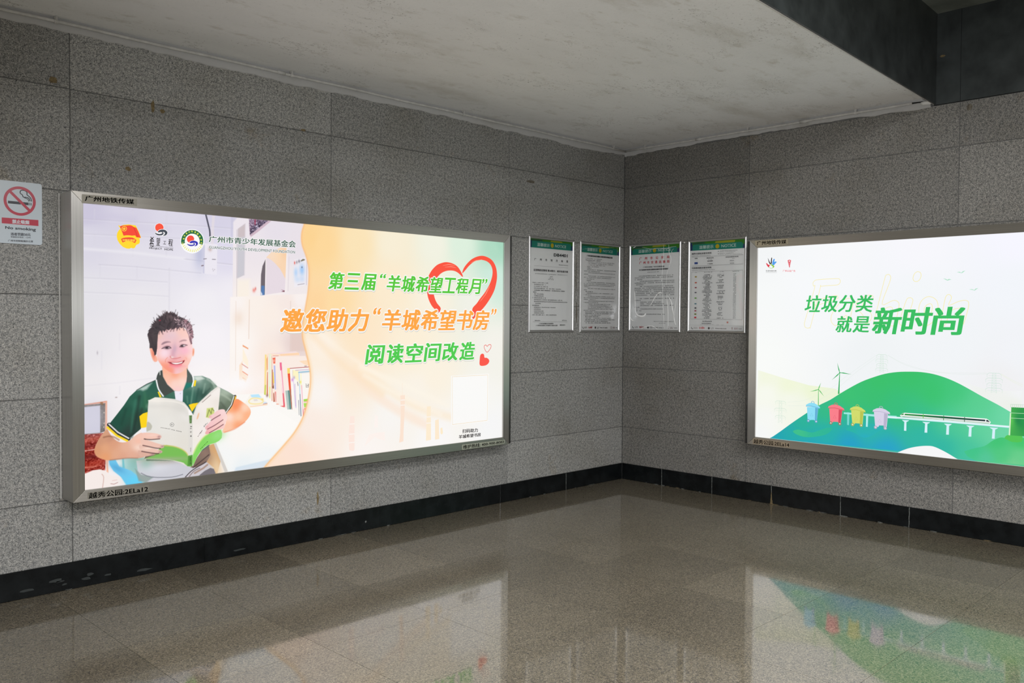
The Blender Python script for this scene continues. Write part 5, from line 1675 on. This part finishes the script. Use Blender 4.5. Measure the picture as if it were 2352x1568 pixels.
def notice(loc, rz, W, H, tilt, label):
    """aluminium snap frame: rounded profile, paper inside; local origin at the lower left corner"""
    t = thing('notice_frame', loc, rz, label, 'notice', 'framed notices by the corner')
    t.rotation_euler = (0, tilt, rz)
    r = 0.0225
    prof = [(0.0, 0.0), (0.0, -0.007), (0.003, -0.012), (0.008, -0.0155), (0.014, -0.0155), (0.019, -0.012), (r, -0.008), (r, 0.0)]
    g = 0.0003

    def rail(nm, m, corner):
        mb = MB()
        for s in (0, 1):
            for d, y in prof:
                mb.v.append(corner(s, d, y))
                mb.a.append(1.0)
        n = len(prof)
        for k in range(n):
            mb.f.append([k, (k + 1) % n, (k + 1) % n + n, k + n])
            mb.m.append(0)
        mb.f += [list(range(n)), list(range(2 * n - 1, n - 1, -1))]
        mb.m += [0, 0]
        mb.build(nm, m, t)
    rail('frame_stile', M_ALU_V, lambda s, d, y: (d, y, (d if s == 0 else H - d)))
    rail('frame_stile', M_ALU_V, lambda s, d, y: (W - d, y, (d if s == 0 else H - d)))
    rail('frame_rail', M_ALU_H, lambda s, d, y: ((d + g if s == 0 else W - d - g), y, d))
    rail('frame_rail', M_ALU_H, lambda s, d, y: ((d + g if s == 0 else W - d - g), y, H - d))
    mb = MB()
    mb.box(0.004, W - 0.004, -0.0035, -0.0008, 0.004, H - 0.004)
    mb.build('backing', M_WHITE, t, fix=False)
    # clear film over the paper, a little wavy
    mb = MB()
    nx, nz = 10, 14
    for j in range(nz + 1):
        for i in range(nx + 1):
            e = min(i, nx - i, j, nz - j) > 0
            mb.v.append((r - 0.002 + (W - 2 * r + 0.004) * i / nx, -0.0074 - (random.uniform(0, 0.0012) if e else 0), r - 0.002 + (H - 2 * r + 0.004) * j / nz))
            mb.a.append(1.0)
    for j in range(nz):
        for i in range(nx):
            k = j * (nx + 1) + i
            mb.f.append([k, k + 1, k + nx + 2, k + nx + 1])
            mb.m.append(0)
    mb.build('cover_film', M_FILM, t, smooth=True, fix=False)
    return t


def header(A, q):
    """the coloured head strip; q: points of the strip measured on this notice"""
    hd, dark, lime, yel, tab, blue1, blue2, t1, face, t2 = q
    A.poly(hd, (60, 134, 24))
    A.poly(dark, (36, 92, 64))
    A.poly(yel, (166, 170, 40))
    A.poly(blue1, (38, 60, 112))
    A.poly(blue2, (40, 62, 116))
    A.poly(tab, (26, 140, 122))
    A.text('温馨提示', t1, (206, 226, 220), bold=0.8)
    c = face[0]
    A.poly([(c[0] + 20 * math.cos(k), c[1] + 20 * math.sin(k)) for k in np.linspace(0, 6.1, 22)], (206, 186, 16))
    for s in (-1, 1):
        A.line([(c[0] + s * 7, c[1] + 3), (c[0] + s * 7, c[1] + 9)], 2.4, (150, 120, 10), up=False)
    A.line([(c[0] + 11 * math.cos(k), c[1] + 11 * math.sin(k)) for k in np.linspace(3.5, 5.9, 8)], 2.2, (150, 120, 10))
    A.text('NOTICE', t2, (206, 226, 220), bold=0.6)


def footer(A, y=22):
    """small marks along the foot: telephone, red word mark, globe, web address"""
    A.line(smooth_pts([(26, y + 10), (28, y), (36, y - 8), (44, y - 6)], 4, False), 5, (60, 56, 56))
    A.scribble([(50, y + 10), (92, y + 10), (92, y - 8), (50, y - 8)], 8, (130, 126, 124), rows=2)
    A.scribble([(112, y + 16), (172, y + 18), (168, y - 8), (112, y - 8)], 4, (186, 66, 70), 0.9, 0.0)
    A.poly([(216 + 11 * math.cos(k), y + 11 * math.sin(k)) for k in np.linspace(0, 6, 14)], (84, 80, 80))
    A.scribble([(236, y + 10), (270, y + 10), (270, y - 10), (236, y - 10)], 5, (120, 116, 116), rows=2)
    A.scribble([(284, y + 6), (400, y + 4), (400, y - 8), (284, y - 6)], 15, (96, 92, 92), 0.9, 0.1)
    A.scribble([(452, y + 12), (466, y + 12), (466, y - 12), (452, y - 12)], 1, (120, 70, 70), rows=3)
    A.scribble([(478, y + 8), (516, y + 8), (516, y - 10), (478, y - 10)], 5, (130, 90, 90), rows=2)
    A.scribble([(524, y + 4), (556, y + 4), (556, y - 8), (524, y - 8)], 5, (96, 92, 92))


def sheet(A, t, W, H):
    return A.build('notice_sheet', M_PAPER, t, (W - 0.572) / 2, -0.0042, (H - 0.821) / 2)


PAPER = (243, 244, 244)
INK = (92, 92, 94)
SOFT = (142, 142, 144)
NW, NH = 0.617, 0.866

# first notice: local standard
N = notice((-1.379, -0.0005, 1.483), 0.0, NW, NH, 0.0, 'notice frame next to the smiling child light box, headed with a big bold code')
A = Art(0.00003, 0.3)
A.poly([(-4, -4), (576, -4), (576, 825), (-4, 825)], PAPER)
header(A, (P("-2.2,820.7 572.0,821.7 572.0,742.3 -2.2,741.6"), P("4.3,815.4 150.1,816.6 167.9,803.1 23.8,800.9"), None, P("270.5,818.1 419.2,817.4 430.9,805.2 266.1,805.1"), P("20.4,797.7 32.4,801.6 275.2,801.9 534.2,805.1 549.5,797.0 548.2,742.7 18.4,741.7"),
           P("-1.2,806.2 20.3,805.0 16.7,741.6 -2.2,742.5"), P("552.4,785.6 570.6,783.9 571.1,742.2 548.2,742.7"), P("90.7,788.6 256.4,786.3 254.1,756.7 88.4,755.9"), P("290.0,774.5"), P("328.9,786.0 481.6,785.7 479.1,759.1 327.4,760.5")))
A.text('DB4401', P("310.7,704.9 502.3,706.2 500.8,675.4 310.2,674.7"), (24, 22, 24), bold=1.8)
A.spaced('广州市地方标准', P("53.5,647.8 510.0,650.8 510.3,628.0 53.7,626.0"), 0.055, (70, 68, 70), 0.6)
A.scribble(P("377.7,606.7 510.6,605.6 510.7,597.3 377.8,597.3"), 14, INK)
A.line(P("49.9,579.2 511.4,578.9"), 1.4, SOFT)
A.text('反恐怖防范管理 第24部分：城市轨道交通', P("44.5,551.8 507.9,551.6 508.1,533.2 44.7,530.6"), (50, 48, 50), bold=0.8)
A.scribble(P("55.3,512.3 499.9,514.3 500.0,507.6 55.4,504.7"), 44, INK)
for q, n in ((P("262.4,492.3 301.3,492.5 301.4,485.2 262.5,485.1"), 4), (P("253.6,478.6 306.0,478.2 306.1,471.6 253.6,472.0"), 6), (P("239.3,467.1 319.8,466.2 319.9,459.0 239.4,459.9"), 9)):
    A.scribble(q, n, INK)
for k, (x, n, b) in enumerate(((30, 24, 0), (52, 18, 0), (52, 20, 0), (52, 40, 0), (52, 46, 1), (30, 6, 1), (52, 14, 0), (52, 14, 0), (30, 20, 0), (52, 42, 0), (52, 50, 0), (70, 8, 0), (30, 10, 1), (52, 32, 0), (52, 10, 0), (52, 14, 0), (52, 16, 0), (30, 36, 0))):
    y = 434 - k * 17.1
    A.scribble([(x, y), (x + n * 9.0, y), (x + n * 9.0, y - 11), (x, y - 11)], n, INK if b else SOFT, 0.85, 0.3)
A.scribble(P("43.2,91.5 135.8,90.8 135.9,81.2 43.3,82.4"), 9, INK)
A.scribble(P("430.0,93.1 505.8,92.9 506.0,83.1 430.1,83.3"), 7, INK)
A.line(P("39.1,74.7 506.1,75.1"), 1.4, SOFT)
A.text('广州市质量技术监督局', P("119.4,62.6 311.6,63.6 311.7,52.7 118.6,51.9"), INK, bold=0.5)
A.text('广州市反恐怖工作领导小组办公室', P("80.2,46.2 368.1,47.2 368.2,35.6 79.4,34.9"), INK, bold=0.5)
A.text('联合发布', P("401.7,50.6 475.3,50.1 475.4,40.3 401.8,40.2"), INK, bold=0.5)
sheet(A, N, NW, NH)

# second notice: list of articles
N = notice((-0.680, -0.0005, 1.481), 0.0, NW, NH, 0.0, 'notice frame left of the wall corner, headed with one dense black title line')
A = Art(0.00003, 0.3)
A.poly([(-4, -4), (576, -4), (576, 825), (-4, 825)], PAPER)
header(A, (P("-0.1,819.3 572.2,822.4 571.2,738.7 1.9,741.0"), P("2.4,816.3 147.1,816.8 157.3,805.3 13.4,802.9"), None, P("261.7,815.5 412.5,815.1 421.5,801.3 255.1,801.1"), P("13.4,799.7 28.2,803.1 259.2,801.3 521.3,804.0 543.9,795.5 542.1,738.5 8.8,743.6"),
           P("3.5,796.0 12.4,795.9 8.8,742.3 1.9,742.6"), P("551.6,777.0 570.9,774.8 571.2,739.4 544.3,739.9"), P("86.0,788.4 243.9,787.6 243.1,756.2 84.2,756.1"), P("281.0,771.2"), P("324.4,783.4 475.6,783.1 472.6,755.6 322.5,760.1")))
A.text('广州市城市轨道交通禁止乘客携带的物品目录', P("81.4,719.9 471.8,720.4 470.9,702.1 80.5,704.1"), (44, 42, 46), bold=1.2)
for k, (x, n, b) in enumerate(((62, 32, 0), (62, 28, 1), (100, 50, 0), (100, 48, 0), (100, 32, 0), (86, 22, 0), (86, 8, 1), (86, 56, 0), (38, 30, 0), (100, 52, 0), (38, 8, 0), (100, 52, 0), (38, 52, 0), (80, 16, 0), (80, 8, 1), (100, 52, 0), (38, 60, 0), (38, 58, 0), (38, 12, 0),
                               (100, 52, 0), (38, 6, 0), (62, 14, 1), (80, 52, 0), (38, 14, 0), (100, 52, 0), (38, 60, 0), (38, 22, 0), (100, 50, 0), (38, 28, 0), (100, 44, 0), (100, 46, 0), (100, 44, 0), (100, 50, 0), (38, 22, 0), (62, 56, 0), (62, 56, 1), (38, 32, 0), (62, 26, 1), (62, 50, 0), (62, 56, 1), (38, 46, 1), (62, 48, 1))):
    y = 690 - k * 15.05
    A.scribble([(x, y), (x + n * 8.0, y), (x + n * 8.0, y - 9), (x, y - 9)], n, INK if b else SOFT, 0.85, 0.35)
footer(A)
sheet(A, N, NW, NH)

# third notice: red joint heading
N = notice((0, -0.0005 - 0.073, 1.486), RIGHT, NW, NH, 0.0, 'notice frame with two red heading lines, right of the wall corner')
N.location.x = -0.0005
A = Art(0.00003, 0.3)
A.poly([(-4, -4), (576, -4), (576, 825), (-4, 825)], PAPER)
header(A, (P("0.1,821.1 572.2,821.7 571.9,742.0 1.4,738.6"), P("10.5,819.0 132.3,821.4 156.9,802.7 25.2,797.4"), None, P("264.0,821.6 409.0,822.1 423.1,804.8 256.2,803.0"), P("19.0,783.1 31.4,795.5 238.1,795.9 530.3,796.7 546.0,786.7 544.5,742.2 19.3,740.4"),
           P("2.2,819.4 10.6,798.0 19.3,739.5 2.6,739.2"), P("550.0,775.6 569.8,787.1 570.7,742.1 545.2,742.2"), P("88.2,786.5 247.1,785.9 245.9,754.2 88.4,753.7"), P("283.5,772.3"), P("325.7,785.0 475.4,783.9 474.3,757.7 326.8,758.7")))
A.spaced('广州市公安局', P("102.4,713.5 458.6,714.5 459.1,686.8 102.6,684.2"), 0.085, (206, 70, 78), 1.0)
A.spaced('广州市交通运输局', P("102.7,671.6 459.3,672.3 459.8,644.6 102.9,643.5"), 0.082, (206, 70, 78), 1.0)
A.text('广州市公安局 广州市交通运输局', P("150.4,619.9 402.3,620.7 401.3,605.5 149.7,607.7"), INK, bold=0.7)
A.text('关于加强城市轨道交通乘客运输安全检查的通告', P("100.4,593.7 444.1,595.3 442.8,580.1 100.5,580.1"), (52, 50, 54), bold=1.0)
A.scribble(P("200.9,566.8 347.3,568.3 347.5,558.1 200.9,557.8"), 18, SOFT)
for k, (x, n) in enumerate(((80, 27), (46, 30), (46, 6), (110, 26), (46, 30), (62, 7), (110, 26), (46, 30), (46, 30), (46, 30), (62, 29), (62, 29), (0, 0), (110, 26), (46, 5), (118, 16), (118, 18), (118, 25), (46, 4), (72, 20), (72, 4), (0, 0), (100, 20))):
    y = 533 - k * 17.1
    if n:
        A.scribble([(x, y), (x + n * 15.8, y), (x + n * 15.8, y - 11), (x, y - 11)], n, (116, 116, 118), 0.85, 0.25)
A.scribble(P("282.1,85.3 518.9,85.9 518.3,76.9 282.2,76.8"), 15, SOFT)
A.scribble(P("345.8,68.0 434.2,67.9 434.4,60.1 345.9,60.1"), 8, SOFT)
footer(A)
sheet(A, N, NW, NH)
# creases in the film of this frame, coloured white as their flash glints
mb = MB()


def crease(pts, w):
    p = smooth_pts(pts, 4, False)
    mb.tube([((NW - 0.572) / 2 + x / 1000, -0.0088, (NH - 0.821) / 2 + y / 1000) for x, y in p],
            [w / 1500 * (0.35 + 0.65 * math.sin(math.pi * min(1, (i + 0.5) / len(p)))) for i in range(len(p))], 6)


for q, w in ((P("48.7,380.6 54.1,319.6 60.2,227.0 64.7,183.9 75.4,150.7 90.1,139.1"), 5), (P("75.4,154.0 90.1,139.1 113.2,132.5 142.4,127.6 167.3,134.3 183.7,147.5 187.7,159.0"), 16), (P("236.3,229.4 260.5,261.9 296.4,313.6 328.3,348.8 356.2,361.3 370.2,364.3"), 7), (P("328.3,348.8 352.2,359.8 372.2,363.7"), 12),
             (P("441.3,328.1 460.5,311.8 480.8,282.8 493.8,257.0 497.6,224.9 508.3,176.7 520.6,144.6"), 7), (P("554.7,320.3 543.7,282.2 536.9,224.7 526.3,160.6 521.9,141.3"), 3), (P("520.6,144.6 522.6,102.7 531.8,73.7 542.1,48.0"), 5),
             (P("393.3,820.3 392.9,716.5 382.4,621.9 380.3,494.7 385.5,411.4"), 2.4), (P("385.0,444.3 388.5,290.0 392.2,225.4 401.4,144.4 407.6,1.2"), 3), (P("452.2,817.5 457.4,739.0 479.8,687.9 470.9,634.8 448.1,588.2 433.4,525.2 429.0,429.8"), 3.4), (P("434.1,353.8 439.1,289.6 450.6,192.9 454.1,95.9 453.5,11.5"), 4),
             (P("135.2,3.1 164.2,21.7 213.8,32.1 263.1,34.2 300.0,23.0 330.8,2.0"), 6), (P("-0.4,124.0 12.5,100.6 29.5,85.7 46.4,84.1"), 6), (P("570.4,717.2 531.8,718.7 496.5,734.3 486.5,753.4 507.5,774.4"), 2.6), (P("136.5,808.4 189.6,798.1 254.4,785.6 310.4,789.4 429.3,783.5 468.3,791.8 538.1,794.8"), 2.6), (P("27.2,808.6 56.2,820.1"), 5)):
    crease(q, w)
mb.build('film_crease_glint', M_CREASE_GLINT, N, smooth=True, fix=False)

# fourth notice: last train times
N = notice((0, -0.0005 - 0.766, 1.488), RIGHT, NW, NH, 0.0, 'notice frame with a train time table, next to the green hill light box')
N.location.x = -0.0005
A = Art(0.00003, 0.3)
A.poly([(-4, -4), (576, -4), (576, 825), (-4, 825)], PAPER)
header(A, (P("-0.2,820.8 571.9,821.8 573.1,740.2 1.7,743.9"), P("19.6,815.4 145.6,817.9 171.3,803.8 32.8,801.1"), None, P("272.8,817.8 383.5,819.1 476.8,817.6 470.5,798.6 266.2,800.9"), P("25.1,784.5 38.4,799.3 264.4,799.5 535.4,796.9 554.4,786.4 554.2,740.3 25.3,744.0"),
           P("1.4,817.7 19.5,816.9 25.6,793.7 25.3,744.0 3.1,744.2"), P("557.1,776.0 571.9,780.7 572.4,740.8 554.9,740.3"), P("97.7,787.2 251.2,789.2 252.2,754.2 98.5,754.9"), P("292.2,771.4"), P("334.1,784.1 485.3,787.1 486.2,756.4 334.8,757.8")))
A.text('越秀公园站末班车时间', P("17.0,723.4 229.5,723.0 229.9,704.9 17.4,705.6"), INK, bold=0.9)
A.scribble(P("17.6,698.2 224.4,696.6 224.6,690.5 17.8,690.8"), 40, SOFT, 0.9)
A.scribble(P("313.8,731.6 502.1,728.6 502.3,721.5 314.0,723.8"), 20, SOFT)
A.scribble(P("314.0,721.4 479.8,718.7 479.9,713.4 314.2,716.0"), 26, SOFT)
A.scribble(P("314.4,707.5 461.3,705.7 461.5,699.2 314.7,699.7"), 18, SOFT)
A.scribble(P("314.8,695.5 545.5,693.5 545.6,689.4 314.9,691.9"), 36, SOFT)
for q in (P("299.1,726.7 308.2,727.0 308.4,719.8 299.3,719.5"), P("299.7,704.4 308.9,704.7 309.1,697.5 299.9,697.2")):
    A.poly(q, SOFT)
A.line(P("19.4,683.4 558.1,681.3 559.3,598.8 22.2,599.5"), 1.8, (96, 96, 98), closed=True)
A.text('线路', P("50.6,675.1 83.0,675.3 83.2,664.9 50.9,664.6"), INK, bold=0.6)
A.text('乘坐方向', P("179.0,673.1 254.4,673.9 254.7,663.0 179.3,662.8"), INK, bold=0.6)
A.text('本站末班车时间', P("377.9,673.8 510.0,673.4 510.3,661.5 378.2,662.4"), INK, bold=0.6)
A.poly(P("48.7,634.9 84.7,634.8 85.2,616.4 49.1,616.1"), (52, 84, 160))
A.scribble(P("196.7,659.2 236.9,659.3 237.1,652.6 196.9,652.5"), 6, SOFT)
A.text('嘉禾望岗', P("188.4,644.9 245.1,645.1 245.4,634.9 188.7,634.5"), INK, bold=0.6)
A.text('广州南站', P("189.1,618.1 246.6,618.5 246.8,609.4 189.4,609.0"), INK, bold=0.6)
A.scribble(P("447.3,655.1 473.1,655.5 473.3,650.2 447.4,649.7"), 5, SOFT)
A.text('00:01', P("424.2,639.0 466.7,639.1 467.0,629.0 424.5,628.9"), SOFT, bold=0.4)
A.text('23:54', P("424.9,615.2 467.4,615.3 467.7,605.7 425.2,605.6"), SOFT, bold=0.4)
A.text('可换乘线路末班车时间', P("20.2,588.4 230.9,589.2 231.4,571.5 20.6,572.4"), INK, bold=0.9)
A.scribble(P("20.8,564.3 270.9,563.4 271.1,557.4 21.0,557.5"), 48, SOFT, 0.9)
box = P("18.6,546.2 558.6,544.7 557.1,100.0 12.4,105.9")
A.line(P("18.7,545.2 559.7,543.8") + P("555.7,99.6 14.3,104.9"), 1.8, (96, 96, 98), closed=True)
A.scribble(P("58.3,541.4 76.8,541.7 76.9,535.5 58.5,535.2"), 3, INK)
A.scribble(P("154.6,542.0 243.6,542.2 243.9,534.3 154.8,534.7"), 10, INK)
A.scribble(P("323.4,540.6 365.6,541.0 365.8,534.4 323.5,534.0"), 5, INK)
A.scribble(P("451.4,539.4 522.9,539.8 523.1,533.2 451.6,532.8"), 9, INK)
for k in range(33):
    y = 519 - k * 12.5
    n = random.randint(4, 9)
    A.scribble([(190 - n * 6, y), (190 + n * 6, y), (190 + n * 6, y - 10), (190 - n * 6, y - 10)], n, INK, 0.9, 0.2)
    if k % 4 != 3:
        n = random.randint(2, 7)
        A.scribble([(332 - n * 7, y), (332 + n * 7, y), (332 + n * 7, y - 10), (332 - n * 7, y - 10)], n, INK if k % 3 else SOFT, 0.9, 0.25)
    A.scribble([(462, y), (492, y), (492, y - 8), (462, y - 8)], 3, SOFT, 0.9, 0.1)
for q, c in ((P("57.1,503.8 78.4,504.1 78.7,492.4 57.3,492.1"), (160, 140, 60)), (P("56.9,448.9 79.8,449.2 80.0,439.3 57.2,439.0"), (190, 100, 80)), (P("56.3,444.4 78.4,444.5 78.6,437.7 56.4,438.6"), (190, 90, 70)), (P("57.3,402.1 78.7,401.9 78.2,392.6 57.6,392.8"), (140, 44, 56)), (P("56.6,356.2 78.4,356.1 77.9,346.2 56.8,346.3"), (84, 84, 96)),
             (P("56.7,305.1 78.2,305.1 78.5,294.2 57.0,294.2"), (96, 156, 60)), (P("56.6,251.3 78.8,251.4 78.3,241.5 56.8,241.4"), (76, 126, 140)), (P("57.5,212.8 78.3,212.9 77.8,201.7 57.8,201.6"), (66, 64, 70)), (P("56.7,186.0 78.2,186.2 77.7,175.6 57.0,175.4"), (160, 70, 84)), (P("56.0,155.4 78.2,155.7 77.7,144.5 56.2,144.2"), (110, 126, 40)), (P("55.2,124.9 78.9,125.2 78.5,112.1 55.5,111.8"), (196, 44, 62))):
    A.poly(q, c)
A.scribble(P("143.2,90.1 246.5,90.1 246.8,79.0 143.5,79.0"), 10, (50, 48, 50), 0.95, 0.0)
A.scribble(P("137.8,70.8 239.1,70.8 239.3,61.0 138.1,60.2"), 10, (50, 48, 50), 0.95, 0.1)
A.scribble(P("121.3,56.8 266.9,56.6 267.0,52.3 121.4,51.8"), 24, SOFT)
A.poly([(c[0], c[1]) for c in P("419.5,75.1 419.1,77.3 418.1,79.4 416.6,81.1 414.7,82.4 412.5,83.2 410.1,83.5 407.7,83.1 405.6,82.2 403.7,80.9 402.3,79.1 401.4,77.0 401.2,74.8 401.6,72.6 402.5,70.6 404.0,68.8 406.0,67.5 408.2,66.7 410.6,66.5 412.9,66.8 415.1,67.7 417.0,69.1 418.4,70.9 419.2,72.9")], (196, 130, 120))
A.scribble(P("295.7,53.5 320.7,53.4 320.8,49.1 295.8,49.2"), 5, SOFT)
A.scribble(P("347.7,53.3 372.5,53.2 372.7,49.0 347.8,49.1"), 5, SOFT)
A.poly(P("-1.1,42.1 569.0,46.4 569.2,-1.6 -1.5,-1.9"), (204, 205, 206))
footer(A, 20)
sheet(A, N, NW, NH)

# ------------------------------------------------------------------ no smoking sign
A = Art(0.00003, 0.3)
mbp = [(0, 0)]
R_ = 14
out = []
for cx, cy, a0 in ((226 - R_, 347 - R_, 0), (R_, 347 - R_, 90), (R_, R_, 180), (226 - R_, R_, 270)):
    out += [(cx + R_ * math.cos(math.radians(a0 + d)), cy + R_ * math.sin(math.radians(a0 + d))) for d in range(0, 91, 15)]
A.poly(out, (196, 206, 214))
RD = (186, 52, 74)
# cigarette and smoke
A.poly(P("53.0,235.9 117.0,235.4 117.0,220.4 53.0,221.0"), (40, 44, 52))
A.poly(P("119.2,235.6 156.0,235.1 156.0,220.1 119.2,220.6"), (40, 44, 52))
for q in (P("158.2,235.3 162.1,235.0 162.1,220.0 158.2,220.3"), P("167.2,234.8 171.7,234.6 171.7,220.2 167.2,220.4")):
    A.poly(q, (40, 44, 52))
A.line(smooth_pts(P("127.0,301.7 117.0,297.7 114.7,283.8 124.7,276.0 130.3,264.0 140.3,263.7 154.8,261.2 161.6,254.4 163.8,243.3"), 4, False), 5, (40, 44, 52))
A.line(smooth_pts(P("127.0,301.7 139.2,299.8 149.3,290.7 149.3,278.2 161.6,268.1 169.4,257.6 171.7,242.7"), 4, False), 5, (40, 44, 52))
A.line(smooth_pts(P("134.8,260.7 149.3,255.7 156.0,250.1 157.1,241.4"), 4, False), 4, (40, 44, 52))
c0, rx0, ry0 = P("112.5,239.9 197.5,245.7 112.5,325.3")[0], 0, 0
ring = []
cxy = P("112.5,239.3")[0]
ro = 82.0
A.line([(cxy[0] + 74 * math.cos(k), cxy[1] + 74 * math.sin(k)) for k in np.linspace(0, 2 * math.pi, 49)[:-1]], 15, RD, closed=True)
A.line([(cxy[0] - 52, cxy[1] + 52), (cxy[0] + 52, cxy[1] - 52)], 15, RD)
A.poly(P("21.4,140.5 206.6,141.5 206.6,107.5 21.4,108.4"), RD)
A.text('禁止吸烟', P("72.8,134.7 159.3,135.3 159.3,112.7 72.8,111.1"), (214, 216, 224), bold=1.0)
A.text('No smoking', P("37.7,94.8 194.1,95.3 193.0,72.6 37.7,73.8"), (64, 68, 76), bold=1.0)
A.text('违者罚款50元', P("65.1,60.9 166.0,64.4 166.0,46.9 65.1,43.6"), (84, 88, 96), bold=0.7)
A.text('举报投诉电话：12345', P("65.1,41.1 166.0,44.4 166.0,34.3 65.1,31.2"), (110, 114, 120), bold=0.3)
A.text('广州市控制吸烟办公室', P("51.9,20.4 178.4,23.9 178.4,12.6 51.9,9.2"), (90, 94, 100), bold=0.4)
sg = thing('no_smoking_sign', (-5.580, 0, 2.005), 0.0, 'rounded white plate with a red prohibition ring and crossed cigarette', 'sign')
mb = MB()
mb.prism([(x / 1000, y / 1000) for x, y in out], -0.005, -0.0004)
mb.build('plate', M_WHITE, sg, fix=False)
A.build('sign_face', M_SIGN, sg, 0, -0.0052, 0)
